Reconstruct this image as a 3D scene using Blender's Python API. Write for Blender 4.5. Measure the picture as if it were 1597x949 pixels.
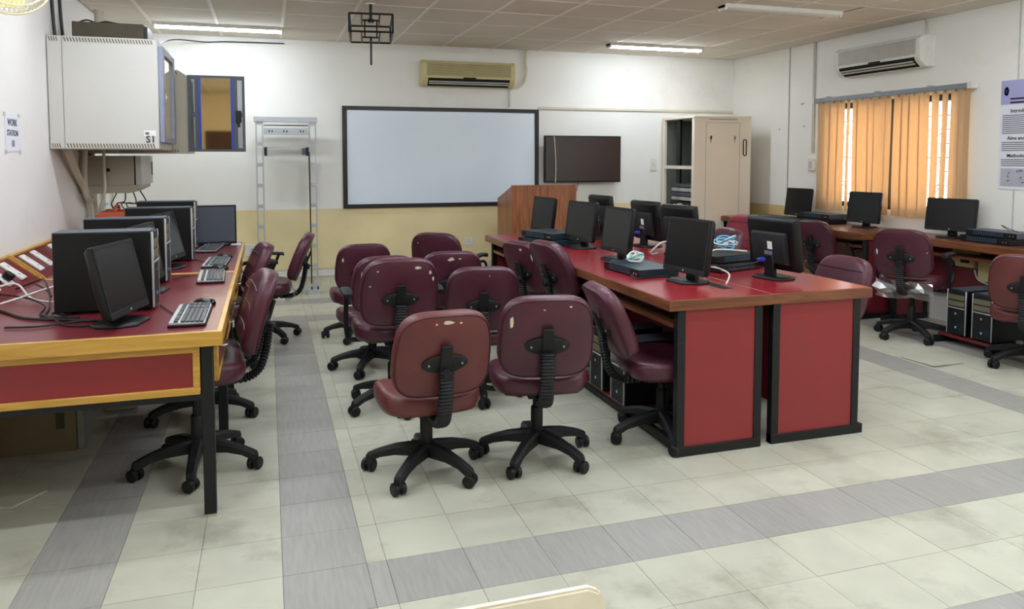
import bpy, bmesh, math, random
from mathutils import Vector, Matrix
random.seed(7)
R = math.radians
scene = bpy.context.scene
COL = scene.collection
for o in list(bpy.data.objects): bpy.data.objects.remove(o)

# ------------------------------------------------------------------ camera, world, exposure
cam_d = bpy.data.cameras.new('camera'); cam = bpy.data.objects.new('camera', cam_d); COL.objects.link(cam)
cam.location = (0, 0, 1.5)
cam.rotation_euler = (R(90 - 3.5), 0, R(-17.75))
cam_d.sensor_width = 36; cam_d.lens = 36 * 1190.5 / 1597
cam_d.shift_y = -156.2 / 1597
cam_d.clip_start = 0.02
scene.camera = cam
w = bpy.data.worlds.new('world'); scene.world = w; w.use_nodes = True
bg = w.node_tree.nodes['Background']; bg.inputs[0].default_value = (1.0, 0.97, 0.92, 1); bg.inputs[1].default_value = 2.9
scene.view_settings.view_transform = 'Standard'; scene.view_settings.look = 'None'
scene.view_settings.gamma = 1; scene.view_settings.use_curve_mapping = False
scene.view_settings.exposure = 1.37
TUBE = 21.0                                   # emission of a lit ceiling tube

# room measures (metres, camera stands above the origin)
XL, XR, YB, YF, ZC = -1.46, 5.90, 8.80, -2.2, 2.79

# ------------------------------------------------------------------ materials
def lin(h):
    h = h.lstrip('#'); v = [int(h[i:i+2], 16) / 255 for i in (0, 2, 4)]
    return tuple((x / 12.92 if x <= .04045 else ((x + .055) / 1.055) ** 2.4) for x in v) + (1,)
MATS = {}
def mat(name, col, rough=.5, metal=0., var=.06, scale=12., bump=0., bscale=None, stretch=(1, 1, 1), rnd=0., coat=0., spec=.5, dirt=None, room=False):
    """principled with a noise colour variation, optional bump, per-object tint and blotchy dirt colour"""
    m = bpy.data.materials.new(name); m.use_nodes = True; nt = m.node_tree; N = nt.nodes; L = nt.links
    b = N['Principled BSDF']; b.inputs['Roughness'].default_value = rough; b.inputs['Metallic'].default_value = metal
    b.inputs['Coat Weight'].default_value = coat; b.inputs['Specular IOR Level'].default_value = spec
    c = lin(col) if isinstance(col, str) else col
    tc = N.new('ShaderNodeTexCoord'); mp = N.new('ShaderNodeMapping'); mp.inputs['Scale'].default_value = stretch
    co = N.new('ShaderNodeNewGeometry').outputs['Position'] if room else tc.outputs['Object']     # room: pattern runs on from tile to tile
    L.new(co, mp.inputs[0])
    n = N.new('ShaderNodeTexNoise'); n.inputs['Scale'].default_value = scale; n.inputs['Detail'].default_value = 6
    L.new(mp.outputs[0], n.inputs['Vector'])
    r = N.new('ShaderNodeMapRange'); r.inputs[1].default_value = .3; r.inputs[2].default_value = .7
    r.inputs[3].default_value = 1 - var; r.inputs[4].default_value = 1 + var
    L.new(n.outputs[0], r.inputs[0])
    val = r.outputs[0]
    if rnd:
        oi = N.new('ShaderNodeObjectInfo'); r2 = N.new('ShaderNodeMapRange'); r2.inputs[3].default_value = 1 - rnd; r2.inputs[4].default_value = 1 + rnd
        L.new(oi.outputs['Random'], r2.inputs[0]); mu = N.new('ShaderNodeMath'); mu.operation = 'MULTIPLY'
        L.new(val, mu.inputs[0]); L.new(r2.outputs[0], mu.inputs[1]); val = mu.outputs[0]
    mx = N.new('ShaderNodeVectorMath'); mx.operation = 'SCALE'; mx.inputs[0].default_value = c[:3]; L.new(val, mx.inputs['Scale'])
    out = mx.outputs[0]
    if dirt:
        dn = N.new('ShaderNodeTexNoise'); dn.inputs['Scale'].default_value = dirt[1]; dn.inputs['Detail'].default_value = 8; dn.inputs['Roughness'].default_value = .65
        L.new(co, dn.inputs['Vector'])
        dr = N.new('ShaderNodeMapRange'); dr.inputs[1].default_value = dirt[2]; dr.inputs[2].default_value = dirt[2] + .18; dr.inputs[4].default_value = dirt[3]
        L.new(dn.outputs[0], dr.inputs[0]); mi = N.new('ShaderNodeMix'); mi.data_type = 'RGBA'
        L.new(dr.outputs[0], mi.inputs[0]); L.new(out, mi.inputs[6]); mi.inputs[7].default_value = lin(dirt[0]); out = mi.outputs[2]
    L.new(out, b.inputs['Base Color'])
    if bump:
        bn = N.new('ShaderNodeTexNoise'); bn.inputs['Scale'].default_value = bscale or scale * 4; bn.inputs['Detail'].default_value = 4
        L.new(mp.outputs[0], bn.inputs['Vector']); bp = N.new('ShaderNodeBump'); bp.inputs['Strength'].default_value = bump; bp.inputs['Distance'].default_value = .004
        L.new(bn.outputs[0], bp.inputs['Height']); L.new(bp.outputs[0], b.inputs['Normal'])
    MATS[name] = m; return m
def wood(name, c1, c2, axis, rough=.35, scale=3., coat=.2):
    m = bpy.data.materials.new(name); m.use_nodes = True; nt = m.node_tree; N = nt.nodes; L = nt.links; b = N['Principled BSDF']
    b.inputs['Roughness'].default_value = rough; b.inputs['Coat Weight'].default_value = coat; b.inputs['Coat Roughness'].default_value = .25
    tc = N.new('ShaderNodeTexCoord'); mp = N.new('ShaderNodeMapping')
    s = [9., 9., 9.]; s[axis] = .8; mp.inputs['Scale'].default_value = s; L.new(tc.outputs['Object'], mp.inputs[0])
    n = N.new('ShaderNodeTexNoise'); n.inputs['Scale'].default_value = scale; n.inputs['Detail'].default_value = 7; n.inputs['Distortion'].default_value = 1.2
    L.new(mp.outputs[0], n.inputs['Vector']); cr = N.new('ShaderNodeValToRGB')
    cr.color_ramp.elements[0].position = .34; cr.color_ramp.elements[0].color = lin(c1); cr.color_ramp.elements[1].position = .66; cr.color_ramp.elements[1].color = lin(c2)
    L.new(n.outputs[0], cr.inputs[0]); L.new(cr.outputs[0], b.inputs['Base Color']); MATS[name] = m; return m
def emit(name, col, st):
    m = bpy.data.materials.new(name); m.use_nodes = True; N = m.node_tree.nodes; N.remove(N['Principled BSDF'])
    e = N.new('ShaderNodeEmission'); e.inputs[0].default_value = lin(col); e.inputs[1].default_value = st
    m.node_tree.links.new(e.outputs[0], N['Material Output'].inputs[0]); MATS[name] = m; return m
def wallmat(name, top, low, z0, ymin=None, plinth=None):
    """painted wall: top paint, lower dado paint below z0 (only where world Y > ymin), faint dirt; object space = world"""
    m = mat(name, top, .75, var=.025, scale=2.2, bump=.08, bscale=60, dirt=('#a39a86', 1.1, .60, .22)); nt = m.node_tree; N = nt.nodes; L = nt.links; b = N['Principled BSDF']
    src = b.inputs['Base Color'].links[0].from_socket
    tc = N.new('ShaderNodeTexCoord'); sp = N.new('ShaderNodeSeparateXYZ'); L.new(tc.outputs['Object'], sp.inputs[0])
    def less(sock, v):
        c = N.new('ShaderNodeMath'); c.operation = 'LESS_THAN'; L.new(sock, c.inputs[0]); c.inputs[1].default_value = v; return c.outputs[0]
    f = less(sp.outputs[2], z0)
    if ymin is not None:
        g = N.new('ShaderNodeMath'); g.operation = 'GREATER_THAN'; L.new(sp.outputs[1], g.inputs[0]); g.inputs[1].default_value = ymin
        mu = N.new('ShaderNodeMath'); mu.operation = 'MULTIPLY'; L.new(f, mu.inputs[0]); L.new(g.outputs[0], mu.inputs[1]); f = mu.outputs[0]
    def mixin(fac, src, hexc, sc):
        n = N.new('ShaderNodeTexNoise'); n.inputs['Scale'].default_value = sc; n.inputs['Detail'].default_value = 8; L.new(tc.outputs['Object'], n.inputs['Vector'])
        r = N.new('ShaderNodeMapRange'); r.inputs[1].default_value = .3; r.inputs[2].default_value = .7; r.inputs[3].default_value = .9; r.inputs[4].default_value = 1.08; L.new(n.outputs[0], r.inputs[0])
        s = N.new('ShaderNodeVectorMath'); s.operation = 'SCALE'; s.inputs[0].default_value = lin(hexc)[:3]; L.new(r.outputs[0], s.inputs['Scale'])
        mi = N.new('ShaderNodeMix'); mi.data_type = 'RGBA'; L.new(fac, mi.inputs[0]); L.new(src, mi.inputs[6]); L.new(s.outputs[0], mi.inputs[7]); return mi.outputs[2]
    src = mixin(f, src, low, 2.0)
    if plinth: src = mixin(less(sp.outputs[2], plinth[1]), src, plinth[0], 9.)
    L.new(src, b.inputs['Base Color']); return m
def glassy(name, col, rough, alpha_mix):
    """thin clear film or pane: mix of transparent and glossy"""
    m = bpy.data.materials.new(name); m.use_nodes = True; N = m.node_tree.nodes; L = m.node_tree.links; N.remove(N['Principled BSDF'])
    t = N.new('ShaderNodeBsdfTransparent'); g = N.new('ShaderNodeBsdfGlossy'); g.inputs['Roughness'].default_value = rough; g.inputs['Color'].default_value = lin(col)
    mx = N.new('ShaderNodeMixShader'); mx.inputs[0].default_value = alpha_mix; L.new(t.outputs[0], mx.inputs[1]); L.new(g.outputs[0], mx.inputs[2]); L.new(mx.outputs[0], N['Material Output'].inputs[0]); MATS[name] = m; return m

wallmat('paint_back', '#f4f3ed', '#efddab', .925, plinth=('#d3cdb5', .165))
wallmat('paint_right', '#f4f2eb', '#d9c088', .925, ymin=7.23)
wallmat('paint_left', '#f2eeea', '#f2eeea', -1)
wallmat('paint_front', '#e4d3b0', '#e4d3b0', -1)
mat('grout', '#5d5a50', .9)
mat('tile_cream', '#c1c0ae', .42, var=.07, scale=5, rnd=.05, dirt=('#7d7764', 2.1, .53, .6), room=True)
mat('tile_grey', '#a19f99', .42, var=.09, scale=7, stretch=(9, .9, 1), rnd=.05, dirt=('#cfcdc8', 30, .62, .5), room=True)
mat('ceiling_tile', '#dcd3c4', .9, var=.04, scale=2, rnd=.04, room=True, bump=.15, bscale=160)
mat('ceiling_bar', '#efe9de', .6); mat('plenum', '#2a241d', .9)
mat('white_plastic', '#e6e4dc', .4); mat('cream_plastic', '#e2d9b0', .45, var=.03); mat('cream_plastic_old', '#d8cb93', .45, var=.05); mat('grille_dark', '#6e6650', .7)
mat('black_plastic', '#0e0f11', .42, var=.08, scale=20, spec=.35); mat('black_soft', '#131416', .55, var=.1, scale=18, bump=.1, spec=.4, dirt=('#5c5c5e', 16, .60, .45))
mat('black_steel', '#101213', .5, var=.15, scale=9, spec=.4, dirt=('#44484a', 11, .62, .4)); mat('black_gloss', '#0d0e10', .15, var=.03)
mat('screen_off', '#0f1113', .25, var=.02, spec=.45); mat('screen_blue', '#474d5a', .35, var=.02, spec=.6); mat('tv_screen', '#2a1713', .18, var=.02, spec=.7)
mat('hole_black', '#0a0a0a', .9)
mat('maroon', '#4f2231', .36, var=.12, scale=7, bump=.25, bscale=35, dirt=('#7d5a62', 9, .60, .3), rnd=.10)
mat('maroon_faded', '#66302f', .42, var=.10, scale=7, bump=.2, bscale=35, dirt=('#8b6660', 8, .60, .3))
mat('maroon_dark', '#431a27', .45, var=.1, scale=7, bump=.2, bscale=35)
mat('maroon_red', '#8c2636', .4, var=.08, scale=6)
mat('foam', '#e3d8c2', .9, var=.1, scale=60)
mat('laminate_red', '#8a1d26', .26, var=.06, scale=3, dirt=('#a2454b', 6, .62, .25))
mat('panel_red', '#8c2a2c', .38, var=.05, scale=3, dirt=('#75382e', 3.5, .55, .4))
mat('laminate_maroon', '#6f2029', .3, var=.06, scale=3)
wood('wood_yellow_x', '#b98a36', '#d6a64d', 0); wood('wood_yellow_y', '#b98a36', '#d6a64d', 1)
wood('wood_brown_x', '#5f311d', '#85502f', 0); wood('wood_brown_y', '#5f311d', '#85502f', 1); wood('wood_podium', '#7d482c', '#a9693f', 2, coat=.1)
mat('chrome', '#d6d6d4', .18, 1., var=.02); mat('aluminium', '#b9bdbf', .42, .25, var=.06, scale=14); mat('silver', '#c3c6c9', .35, .4, var=.04)
mat('cabinet_grey', '#cdcbc4', .5, var=.025, scale=2.5, dirt=('#a8a59b', 3, .62, .3)); mat('cabinet_beige_grey', '#b5ae9c', .55, var=.03, scale=3); mat('cabinet_cream', '#efe2ce', .5, var=.03, scale=2, dirt=('#bfae92', 3, .62, .3))
mat('slate', '#49505a', .45, var=.08, scale=10, dirt=('#2a2d33', 12, .6, .5)); mat('blue_trim', '#1c3fb0', .4); mat('door_frame_grey', '#8a90a3', .4)
mat('tinted_glass', '#f6e0b8', .03, 1., var=.02, scale=2); mat('dark_box', '#4a4334', .8, var=.08); mat('carton', '#7b6d54', .85, var=.06, scale=5)
mat('whiteboard', '#e6f3ff', .13, var=.015, scale=2, coat=.4, dirt=('#ffffff', 2.3, .66, .5)); mat('board_frame', '#1c1413', .4)
mat('paper', '#e9e9f2', .8, var=.01); mat('paper_lavender', '#a9a9d6', .7, var=.08, scale=4); mat('ink', '#1c1c26', .8); mat('ink_grey', '#74747e', .8); mat('panel_grey', '#b7b7c2', .8, var=.06, scale=9)
mat('cable_black', '#141414', .5); mat('cable_white', '#dad7cf', .5); mat('cable_blue', '#5fb9dc', .5); mat('cable_green', '#a9d6cf', .5); mat('plug_blue', '#2338b8', .4)
mat('pipe_cream', '#dcd5c2', .6, var=.06); mat('trunk_grey', '#c9c8c0', .5); mat('steel_blue', '#3c5167', .45, .3, var=.1)
mat('switch_teal', '#2b3d45', .4, .4, var=.08); mat('key_grey', '#54585c', .5); mat('sticker', '#f0f0ec', .6, var=.02); mat('led_blue', '#6fb8ff', .4); mat('orange_plastic', '#b5502c', .6)
mat('socket_blue', '#7fb3dc', .5); mat('brown_door', '#4a2a18', .5, var=.1, scale=4, stretch=(8, 8, 1)); mat('brown_patch', '#b9935f', .7)
mat('dust_grey', '#8a8a86', .7); mat('inner_dark_grey', '#767d75', .6); mat('pale_cream', '#f8f0dc', .5); mat('rail_grey', '#868d94', .4, .3)
emit('tube_light', '#ecf5ff', TUBE)
mat('tube_off', '#cfc9bd', .4)
glassy('window_glass', '#ffffff', .03, .06); glassy('film', '#ffffff', .28, .35)
def blindmat():
    m = mat('blind_fabric', '#dcc6a2', .85, var=.05, scale=60, stretch=(1, 1, .2)); N = m.node_tree.nodes; L = m.node_tree.links; b = N['Principled BSDF']
    t = N.new('ShaderNodeBsdfTranslucent'); t.inputs[0].default_value = lin('#f1d0a4'); mx = N.new('ShaderNodeMixShader'); mx.inputs[0].default_value = .42
    L.new(b.outputs[0], mx.inputs[1]); L.new(t.outputs[0], mx.inputs[2]); L.new(mx.outputs[0], N['Material Output'].inputs[0])
blindmat()

# ------------------------------------------------------------------ mesh helpers
class MB:
    def __init__(s): s.v = []; s.f = []
    def add(s, vs, fs):
        n = len(s.v); s.v += [tuple(p) for p in vs]; s.f += [tuple(i + n for i in f) for f in fs]; return s
    def box(s, c, d, rot=None):
        x, y, z = d[0] / 2, d[1] / 2, d[2] / 2
        vs = [Vector((i * x, j * y, k * z)) for k in (-1, 1) for j in (-1, 1) for i in (-1, 1)]
        if rot is not None: vs = [rot @ p for p in vs]
        c = Vector(c)
        return s.add([p + c for p in vs], [(0, 2, 3, 1), (4, 5, 7, 6), (0, 1, 5, 4), (2, 6, 7, 3), (0, 4, 6, 2), (1, 3, 7, 5)])
    def b2(s, x0, x1, y0, y1, z0, z1): return s.box(((x0+x1)/2, (y0+y1)/2, (z0+z1)/2), (abs(x1-x0), abs(y1-y0), abs(z1-z0)))
    def loft(s, rings, cap0=True, cap1=True, closed=False):
        n = len(rings[0]); vs = [p for r in rings for p in r]; fs = []
        m = len(rings)
        for i in range(m if closed else m - 1):
            a = i * n; b = ((i + 1) % m) * n
            for j in range(n): k = (j + 1) % n; fs.append((a + j, a + k, b + k, b + j))
        if not closed:
            if cap0: fs.append(tuple(reversed(range(n))))
            if cap1: fs.append(tuple((m - 1) * n + j for j in range(n)))
        return s.add(vs, fs)
    def tube(s, path, r, n=8, closed=False):
        P = [Vector(p) for p in path]; rings = []; up = None; m = len(P)
        for i, p in enumerate(P):
            t = (P[(i+1) % m] - P[i-1]) if closed else (P[min(i+1, m-1)] - P[max(i-1, 0)])
            t.normalize()
            if up is None: up = Vector((0, 0, 1)) if abs(t.z) < .9 else Vector((1, 0, 0))
            a = t.cross(up); a.normalize(); b = a.cross(t); up = b
            rr = r[i] if isinstance(r, (list, tuple)) else r
            rings.append([p + (a * math.cos(2*math.pi*j/n) + b * math.sin(2*math.pi*j/n)) * rr for j in range(n)])
        return s.loft(rings, closed=closed)
    def cyl(s, p0, p1, r0, r1=None, n=16): return s.tube([p0, p1], [r0, r0 if r1 is None else r1], n)
    def lathe(s, prof, n=20, c=(0, 0, 0)):
        c = Vector(c)
        return s.loft([[c + Vector((r*math.cos(2*math.pi*j/n), r*math.sin(2*math.pi*j/n), z)) for j in range(n)] for r, z in prof])
    def prism(s, pts, d0, d1, fn):
        """outline pts (a,b) extruded d0..d1; fn(a,b,d)->xyz"""
        return s.loft([[Vector(fn(a, b, d)) for a, b in pts] for d in (d0, d1)])
    def mesh(s, name, m, bevel=0., seg=1, smooth=40):
        me = bpy.data.meshes.new(name); me.from_pydata(s.v, [], s.f)
        bm = bmesh.new(); bm.from_mesh(me); bmesh.ops.recalc_face_normals(bm, faces=bm.faces)
        if bevel:
            es = [e for e in bm.edges if len(e.link_faces) == 2 and e.calc_face_angle(0) > .5]
            bmesh.ops.bevel(bm, geom=es, offset=bevel, segments=seg, affect='EDGES', clamp_overlap=True)
        bm.to_mesh(me); bm.free()
        if smooth: me.shade_smooth(); me.set_sharp_from_angle(angle=R(smooth))
        me.materials.append(MATS[m]); return me
    def obj(s, name, m, parent=None, loc=(0, 0, 0), rot=(0, 0, 0), bevel=0., seg=1, smooth=40): return inst(name, s.mesh(name, m, bevel, seg, smooth), parent, loc, rot)
def inst(name, me, parent=None, loc=(0, 0, 0), rot=(0, 0, 0)):
    o = bpy.data.objects.new(name, me); COL.objects.link(o); o.parent = parent; o.location = loc; o.rotation_euler = rot; return o
def tag(o, label=None, cat=None, group=None, kind=None):
    for k, v in (('label', label), ('category', cat), ('group', group), ('kind', kind)):
        if v: o[k] = v
    return o
def thing(name, label, cat, loc=(0, 0, 0), rz=0., group=None):
    o = bpy.data.objects.new(name, None); COL.objects.link(o); o.empty_display_size = .1; o.location = loc; o.rotation_euler = (0, 0, rz); return tag(o, label, cat, group)
def struct(o, label=None): return tag(o, label, kind='structure')
def smooth_path(P, k=6):
    P = [Vector(p) for p in P]; out = []
    for i in range(len(P) - 1):
        a = P[max(i-1, 0)]; b = P[i]; c = P[i+1]; d = P[min(i+2, len(P)-1)]
        for j in range(k):
            t = j / k; out.append(.5 * ((2*b) + (c-a)*t + (2*a-5*b+4*c-d)*t*t + (3*b-a-3*c+d)*t**3))
    return out + [P[-1]]
def cable(name, pts, r, m, label, group=None, parent=None, cat='cable'):
    o = MB().tube(smooth_path(pts), r, 6).obj(name, m, parent)
    return o if parent else tag(o, label, cat, group)
def lettering(name, body, size, m, parent, loc, rot, depth=.0006, align='CENTER'):
    cu = bpy.data.curves.new(name, 'FONT'); cu.body = body; cu.size = size; cu.extrude = depth; cu.align_x = align; cu.align_y = 'CENTER'; cu.resolution_u = 2; cu.offset = size*.012
    t = bpy.data.objects.new(name + '_tmp', cu); COL.objects.link(t)
    me = bpy.data.meshes.new_from_object(t.evaluated_get(bpy.context.evaluated_depsgraph_get())); bpy.data.objects.remove(t); bpy.data.curves.remove(cu)
    me.name = name; me.materials.clear(); me.materials.append(MATS[m]); return inst(name, me, parent, loc, rot)

# ------------------------------------------------------------------ floor: slab with tiles laid in two grey rings
T = .2922
xs = [.026 - T*k for k in range(5, 0, -1)] + [.026, .323, .396] + [.688 + T*k for k in range(0, 18)]
xs = [XL] + [x for x in xs if XL + .05 < x < XR - .05] + [XR]
ys = sorted([2.778 + T*k for k in range(-17, 21)]); ys = [YF] + [y for y in ys if YF + .05 < y < YB - .05] + [YB]
floor = struct(MB().b2(XL-.15, XR+.15, YF-.15, YB+.15, -.12, -.0035).obj('floor', 'grout', smooth=0), 'cream vinyl tile floor with two rings of grey tiles')
def ring(x, y, x0, x1, y0, y1, xi0, xi1, yi0, yi1): return x0 < x < x1 and y0 < y < y1 and not (xi0 < x < xi1 and yi0 < y < yi1)
cells = []
for i in range(len(xs)-1):
    for j in range(len(ys)-1):
        cx, cy = (xs[i]+xs[i+1])/2, (ys[j]+ys[j+1])/2
        grey = ring(cx, cy, .026, 4.487, 2.486, 7.453, .323, 4.195, 2.778, 7.161) or ring(cx, cy, -.85, 5.363, 1.609, 8.33, -.558, 5.07, 1.90, 8.038)
        ca, sa = math.cos(R(17.75)), math.sin(R(17.75)); d = cx*sa + cy*ca; lat = cx*ca - cy*sa
        vis = d > 1.6 and abs(lat) < .68*d + .2
        cells.append((0 if vis else 1, d, i, j, grey))
cells.sort(); meshes = {}
restm = {True: MB(), False: MB()}
for n, (nv, d, i, j, grey) in enumerate(cells):
    g = .0009; a, b, c, e = xs[i]+g, xs[i+1]-g, ys[j]+g, ys[j+1]-g; dz = random.uniform(-.0006, .0003)
    if n < 300:
        k = (round(b-a, 3), round(e-c, 3), grey)
        if k not in meshes: meshes[k] = MB().b2(-(b-a)/2, (b-a)/2, -(e-c)/2, (e-c)/2, -.003, 0).mesh('floor_tile', 'tile_grey' if grey else 'tile_cream', smooth=0)
        o = inst('floor_tile', meshes[k], floor, ((a+b)/2, (c+e)/2, dz), (0, 0, R(180) * random.randint(0, 1)))
    else: restm[grey].b2(a, b, c, e, -.003, dz)
for g in (True, False): tag(restm[g].obj('grey_tile_field' if g else 'cream_tile_field', 'tile_grey' if g else 'tile_cream', floor, smooth=0), kind='stuff')

# ------------------------------------------------------------------ ceiling: slab, tiles and bars
ceil = struct(MB().b2(XL-.15, XR+.15, YF-.15, YB+.15, ZC+.10, ZC+.22).obj('ceiling', 'plenum', smooth=0), 'suspended ceiling of taupe square tiles')
cxs = [XL] + [.164 + .598*k for k in range(-2, 10)] + [XR]
cys = [YB, 7.97, 7.25, 6.6, 6.0, 5.4, 4.8, 4.2, 3.6, 3.0, 2.4, 1.8, 1.2, .6, 0, -.6, -1.2, -1.8, YF]
LIT = [(-.42, 8.08), (4.30, 7.99), (-.42, 5.3), (1.95, 5.3), (-.42, 4.0), (1.95, 4.0), (4.6, 4.0), (-.42, 2.7), (1.95, 2.7), (4.30, 2.7), (.9, 1.2), (2.9, 1.2), (4.9, 1.2), (1.9, -.4), (4.3, -.4)]  # first two stand in view; the others are unseen, added for general light
OFF = [(4.28, 5.69)]
for i in range(len(cxs)-1):
    for j in range(len(cys)-1):
        a, b, c, e = cxs[i]+.011, cxs[i+1]-.011, cys[j+1]+.011, cys[j]-.011
        if abs((a+b)/2-2.27) < .3 and j == 0: e -= 0; c += .035           # a tile that has slipped and shows the dark void
        if abs(b-4.93) < .1 and abs((c+e)/2-5.7) < .2: b -= .05
        MB().box((0, 0, 0), (b-a, e-c, .012)).obj('ceiling_tile', 'ceiling_tile', ceil, ((a+b)/2, (c+e)/2, ZC+.006), (random.uniform(-.002, .002), random.uniform(-.002, .002), 0), smooth=0)
for x in cxs[1:-1]: MB().box((0, 0, 0), (.028, YB-YF, .016)).obj('main_bar', 'ceiling_bar', ceil, (x, (YB+YF)/2, ZC+.004), smooth=0)
for y in cys[1:-1]: MB().box((0, 0, 0), (XR-XL, .02, .012)).obj('cross_bar', 'ceiling_bar', ceil, ((XR+XL)/2, y, ZC+.004), smooth=0)

# ------------------------------------------------------------------ walls
struct(MB().b2(XL-.15, XR+.15, YB, YB+.15, 0, ZC+.12).obj('wall_back', 'paint_back', smooth=0), 'back wall, white above a mustard dado')
struct(MB().b2(XL-.15, XL, YF, YB, 0, ZC+.12).obj('wall_left', 'paint_left', smooth=0), 'white left wall')
struct(MB().b2(XL-.15, XR+.15, YF-.15, YF, 0, ZC+.12).obj('wall_front', 'paint_front', smooth=0), 'tan wall behind the viewer')
WY0, WY1, WZ0, WZ1 = 5.27, 7.02, .98, 2.08
struct(MB().b2(XR, XR+.15, YF, WY0, 0, ZC+.12).b2(XR, XR+.15, WY1, YB, 0, ZC+.12).b2(XR, XR+.15, WY0, WY1, 0, WZ0).b2(XR, XR+.15, WY0, WY1, WZ1, ZC+.12)
       .obj('wall_right', 'paint_right', smooth=0), 'white right wall with the window opening')
wr = bpy.data.objects['wall_right']
for y in (7.66, 4.76): MB().box((0, 0, 0), (.006, .012, ZC)).obj('panel_joint', 'dust_grey' if y > 6 else 'trunk_grey', wr, (XR-.002, y, ZC/2), smooth=0)
MB().box((0, 0, 0), (.022, .03, ZC-1.55)).obj('wall_conduit', 'trunk_grey', wr, (XR-.011, 7.22, (ZC+1.55)/2), bevel=.003)
struct(MB().b2(XL, XR, YB-.022, YB, .17, .245).b2(XL, XR, YB-.03, YB, .225, .245).obj('trim_1', 'white_plastic', smooth=0), 'white cable trunking running along the foot of the back wall')
d1 = struct(MB().b2(-1.15, -.45, YF, YF+.04, 0, 2.02).obj('door_1', 'brown_door', smooth=0), 'dark brown door in the wall behind the viewer')
MB().tube([(-.52, YF+.04, 1.0), (-.52, YF+.09, 1.0), (-.62, YF+.09, 1.0)], .011, 8).obj('door_handle', 'chrome', d1)

# window with frame, panes and iron grille
win = struct(MB().b2(XR+.02, XR+.13, WY0, WY0+.05, WZ0, WZ1).b2(XR+.02, XR+.13, WY1-.05, WY1, WZ0, WZ1).b2(XR+.02, XR+.13, WY0, WY1, WZ0, WZ0+.05).b2(XR+.02, XR+.13, WY0, WY1, WZ1-.06, WZ1)
             .b2(XR+.05, XR+.10, (WY0+WY1)/2-.025, (WY0+WY1)/2+.025, WZ0, WZ1).obj('window_1', 'board_frame', smooth=0), 'window behind the vertical blind')
for s in (0, 1):
    y0 = WY0+.05 if s == 0 else (WY0+WY1)/2+.025; y1 = (WY0+WY1)/2-.025 if s == 0 else WY1-.05
    MB().b2(XR+.07, XR+.076, y0, y1, WZ0+.05, WZ1-.06).obj('pane', 'window_glass', win, smooth=0)
for k in range(8):
    MB().box((0, 0, 0), (.012, WY1-WY0, .010)).obj('grille_bar', 'board_frame', win, (XR+.112, (WY0+WY1)/2, WZ0+.13+k*.13), smooth=0)
for k in range(9):
    y = WY0+.16+k*.18
    for zc in (1.2, 1.46, 1.72): MB().tube([(XR+.112, y-.045, zc+.03), (XR+.112, y, zc), (XR+.112, y+.045, zc+.03)], .005, 5).tube([(XR+.112, y-.045, zc-.03), (XR+.112, y, zc), (XR+.112, y+.045, zc-.03)], .005, 5).obj('grille_scroll', 'board_frame', win)

# ------------------------------------------------------------------ ceiling lights
def light(x, y, lit, label):
    t = thing('ceiling_light', label, 'light', (x, y, ZC), group='fluorescent ceiling lights')
    MB().prism([(-.07, 0), (.07, 0), (.055, -.03), (-.055, -.03)], -.6, .6, lambda a, b, d: (d, a, b)).obj('housing', 'white_plastic', t, smooth=0)
    MB().prism([(.045*math.cos(q*math.pi/8), -.030-.022*math.sin(q*math.pi/8)) for q in range(9)], -.575, .575, lambda a, b, d: (d, a, b)).obj('tube_cover', 'tube_light' if lit else 'tube_off', t)
    for s in (-1, 1): MB().box((s*.588, 0, -.028), (.024, .11, .05)).obj('end_cap', 'white_plastic', t, bevel=.004)
lab = ['lit fluorescent ceiling light above the left wall cabinets', 'lit fluorescent ceiling light above the tall cream cabinet']
for k, (x, y) in enumerate(LIT): light(x, y, True, lab[k] if k < 2 else 'added fluorescent ceiling light out of view, brightening the room')
light(OFF[0][0], OFF[0][1], False, 'unlit fluorescent ceiling fitting near the right wall air conditioner')

def at(t): l = t.location; return (-l.x, -l.y, -l.z)            # parts given in room coordinates under a thing

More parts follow.
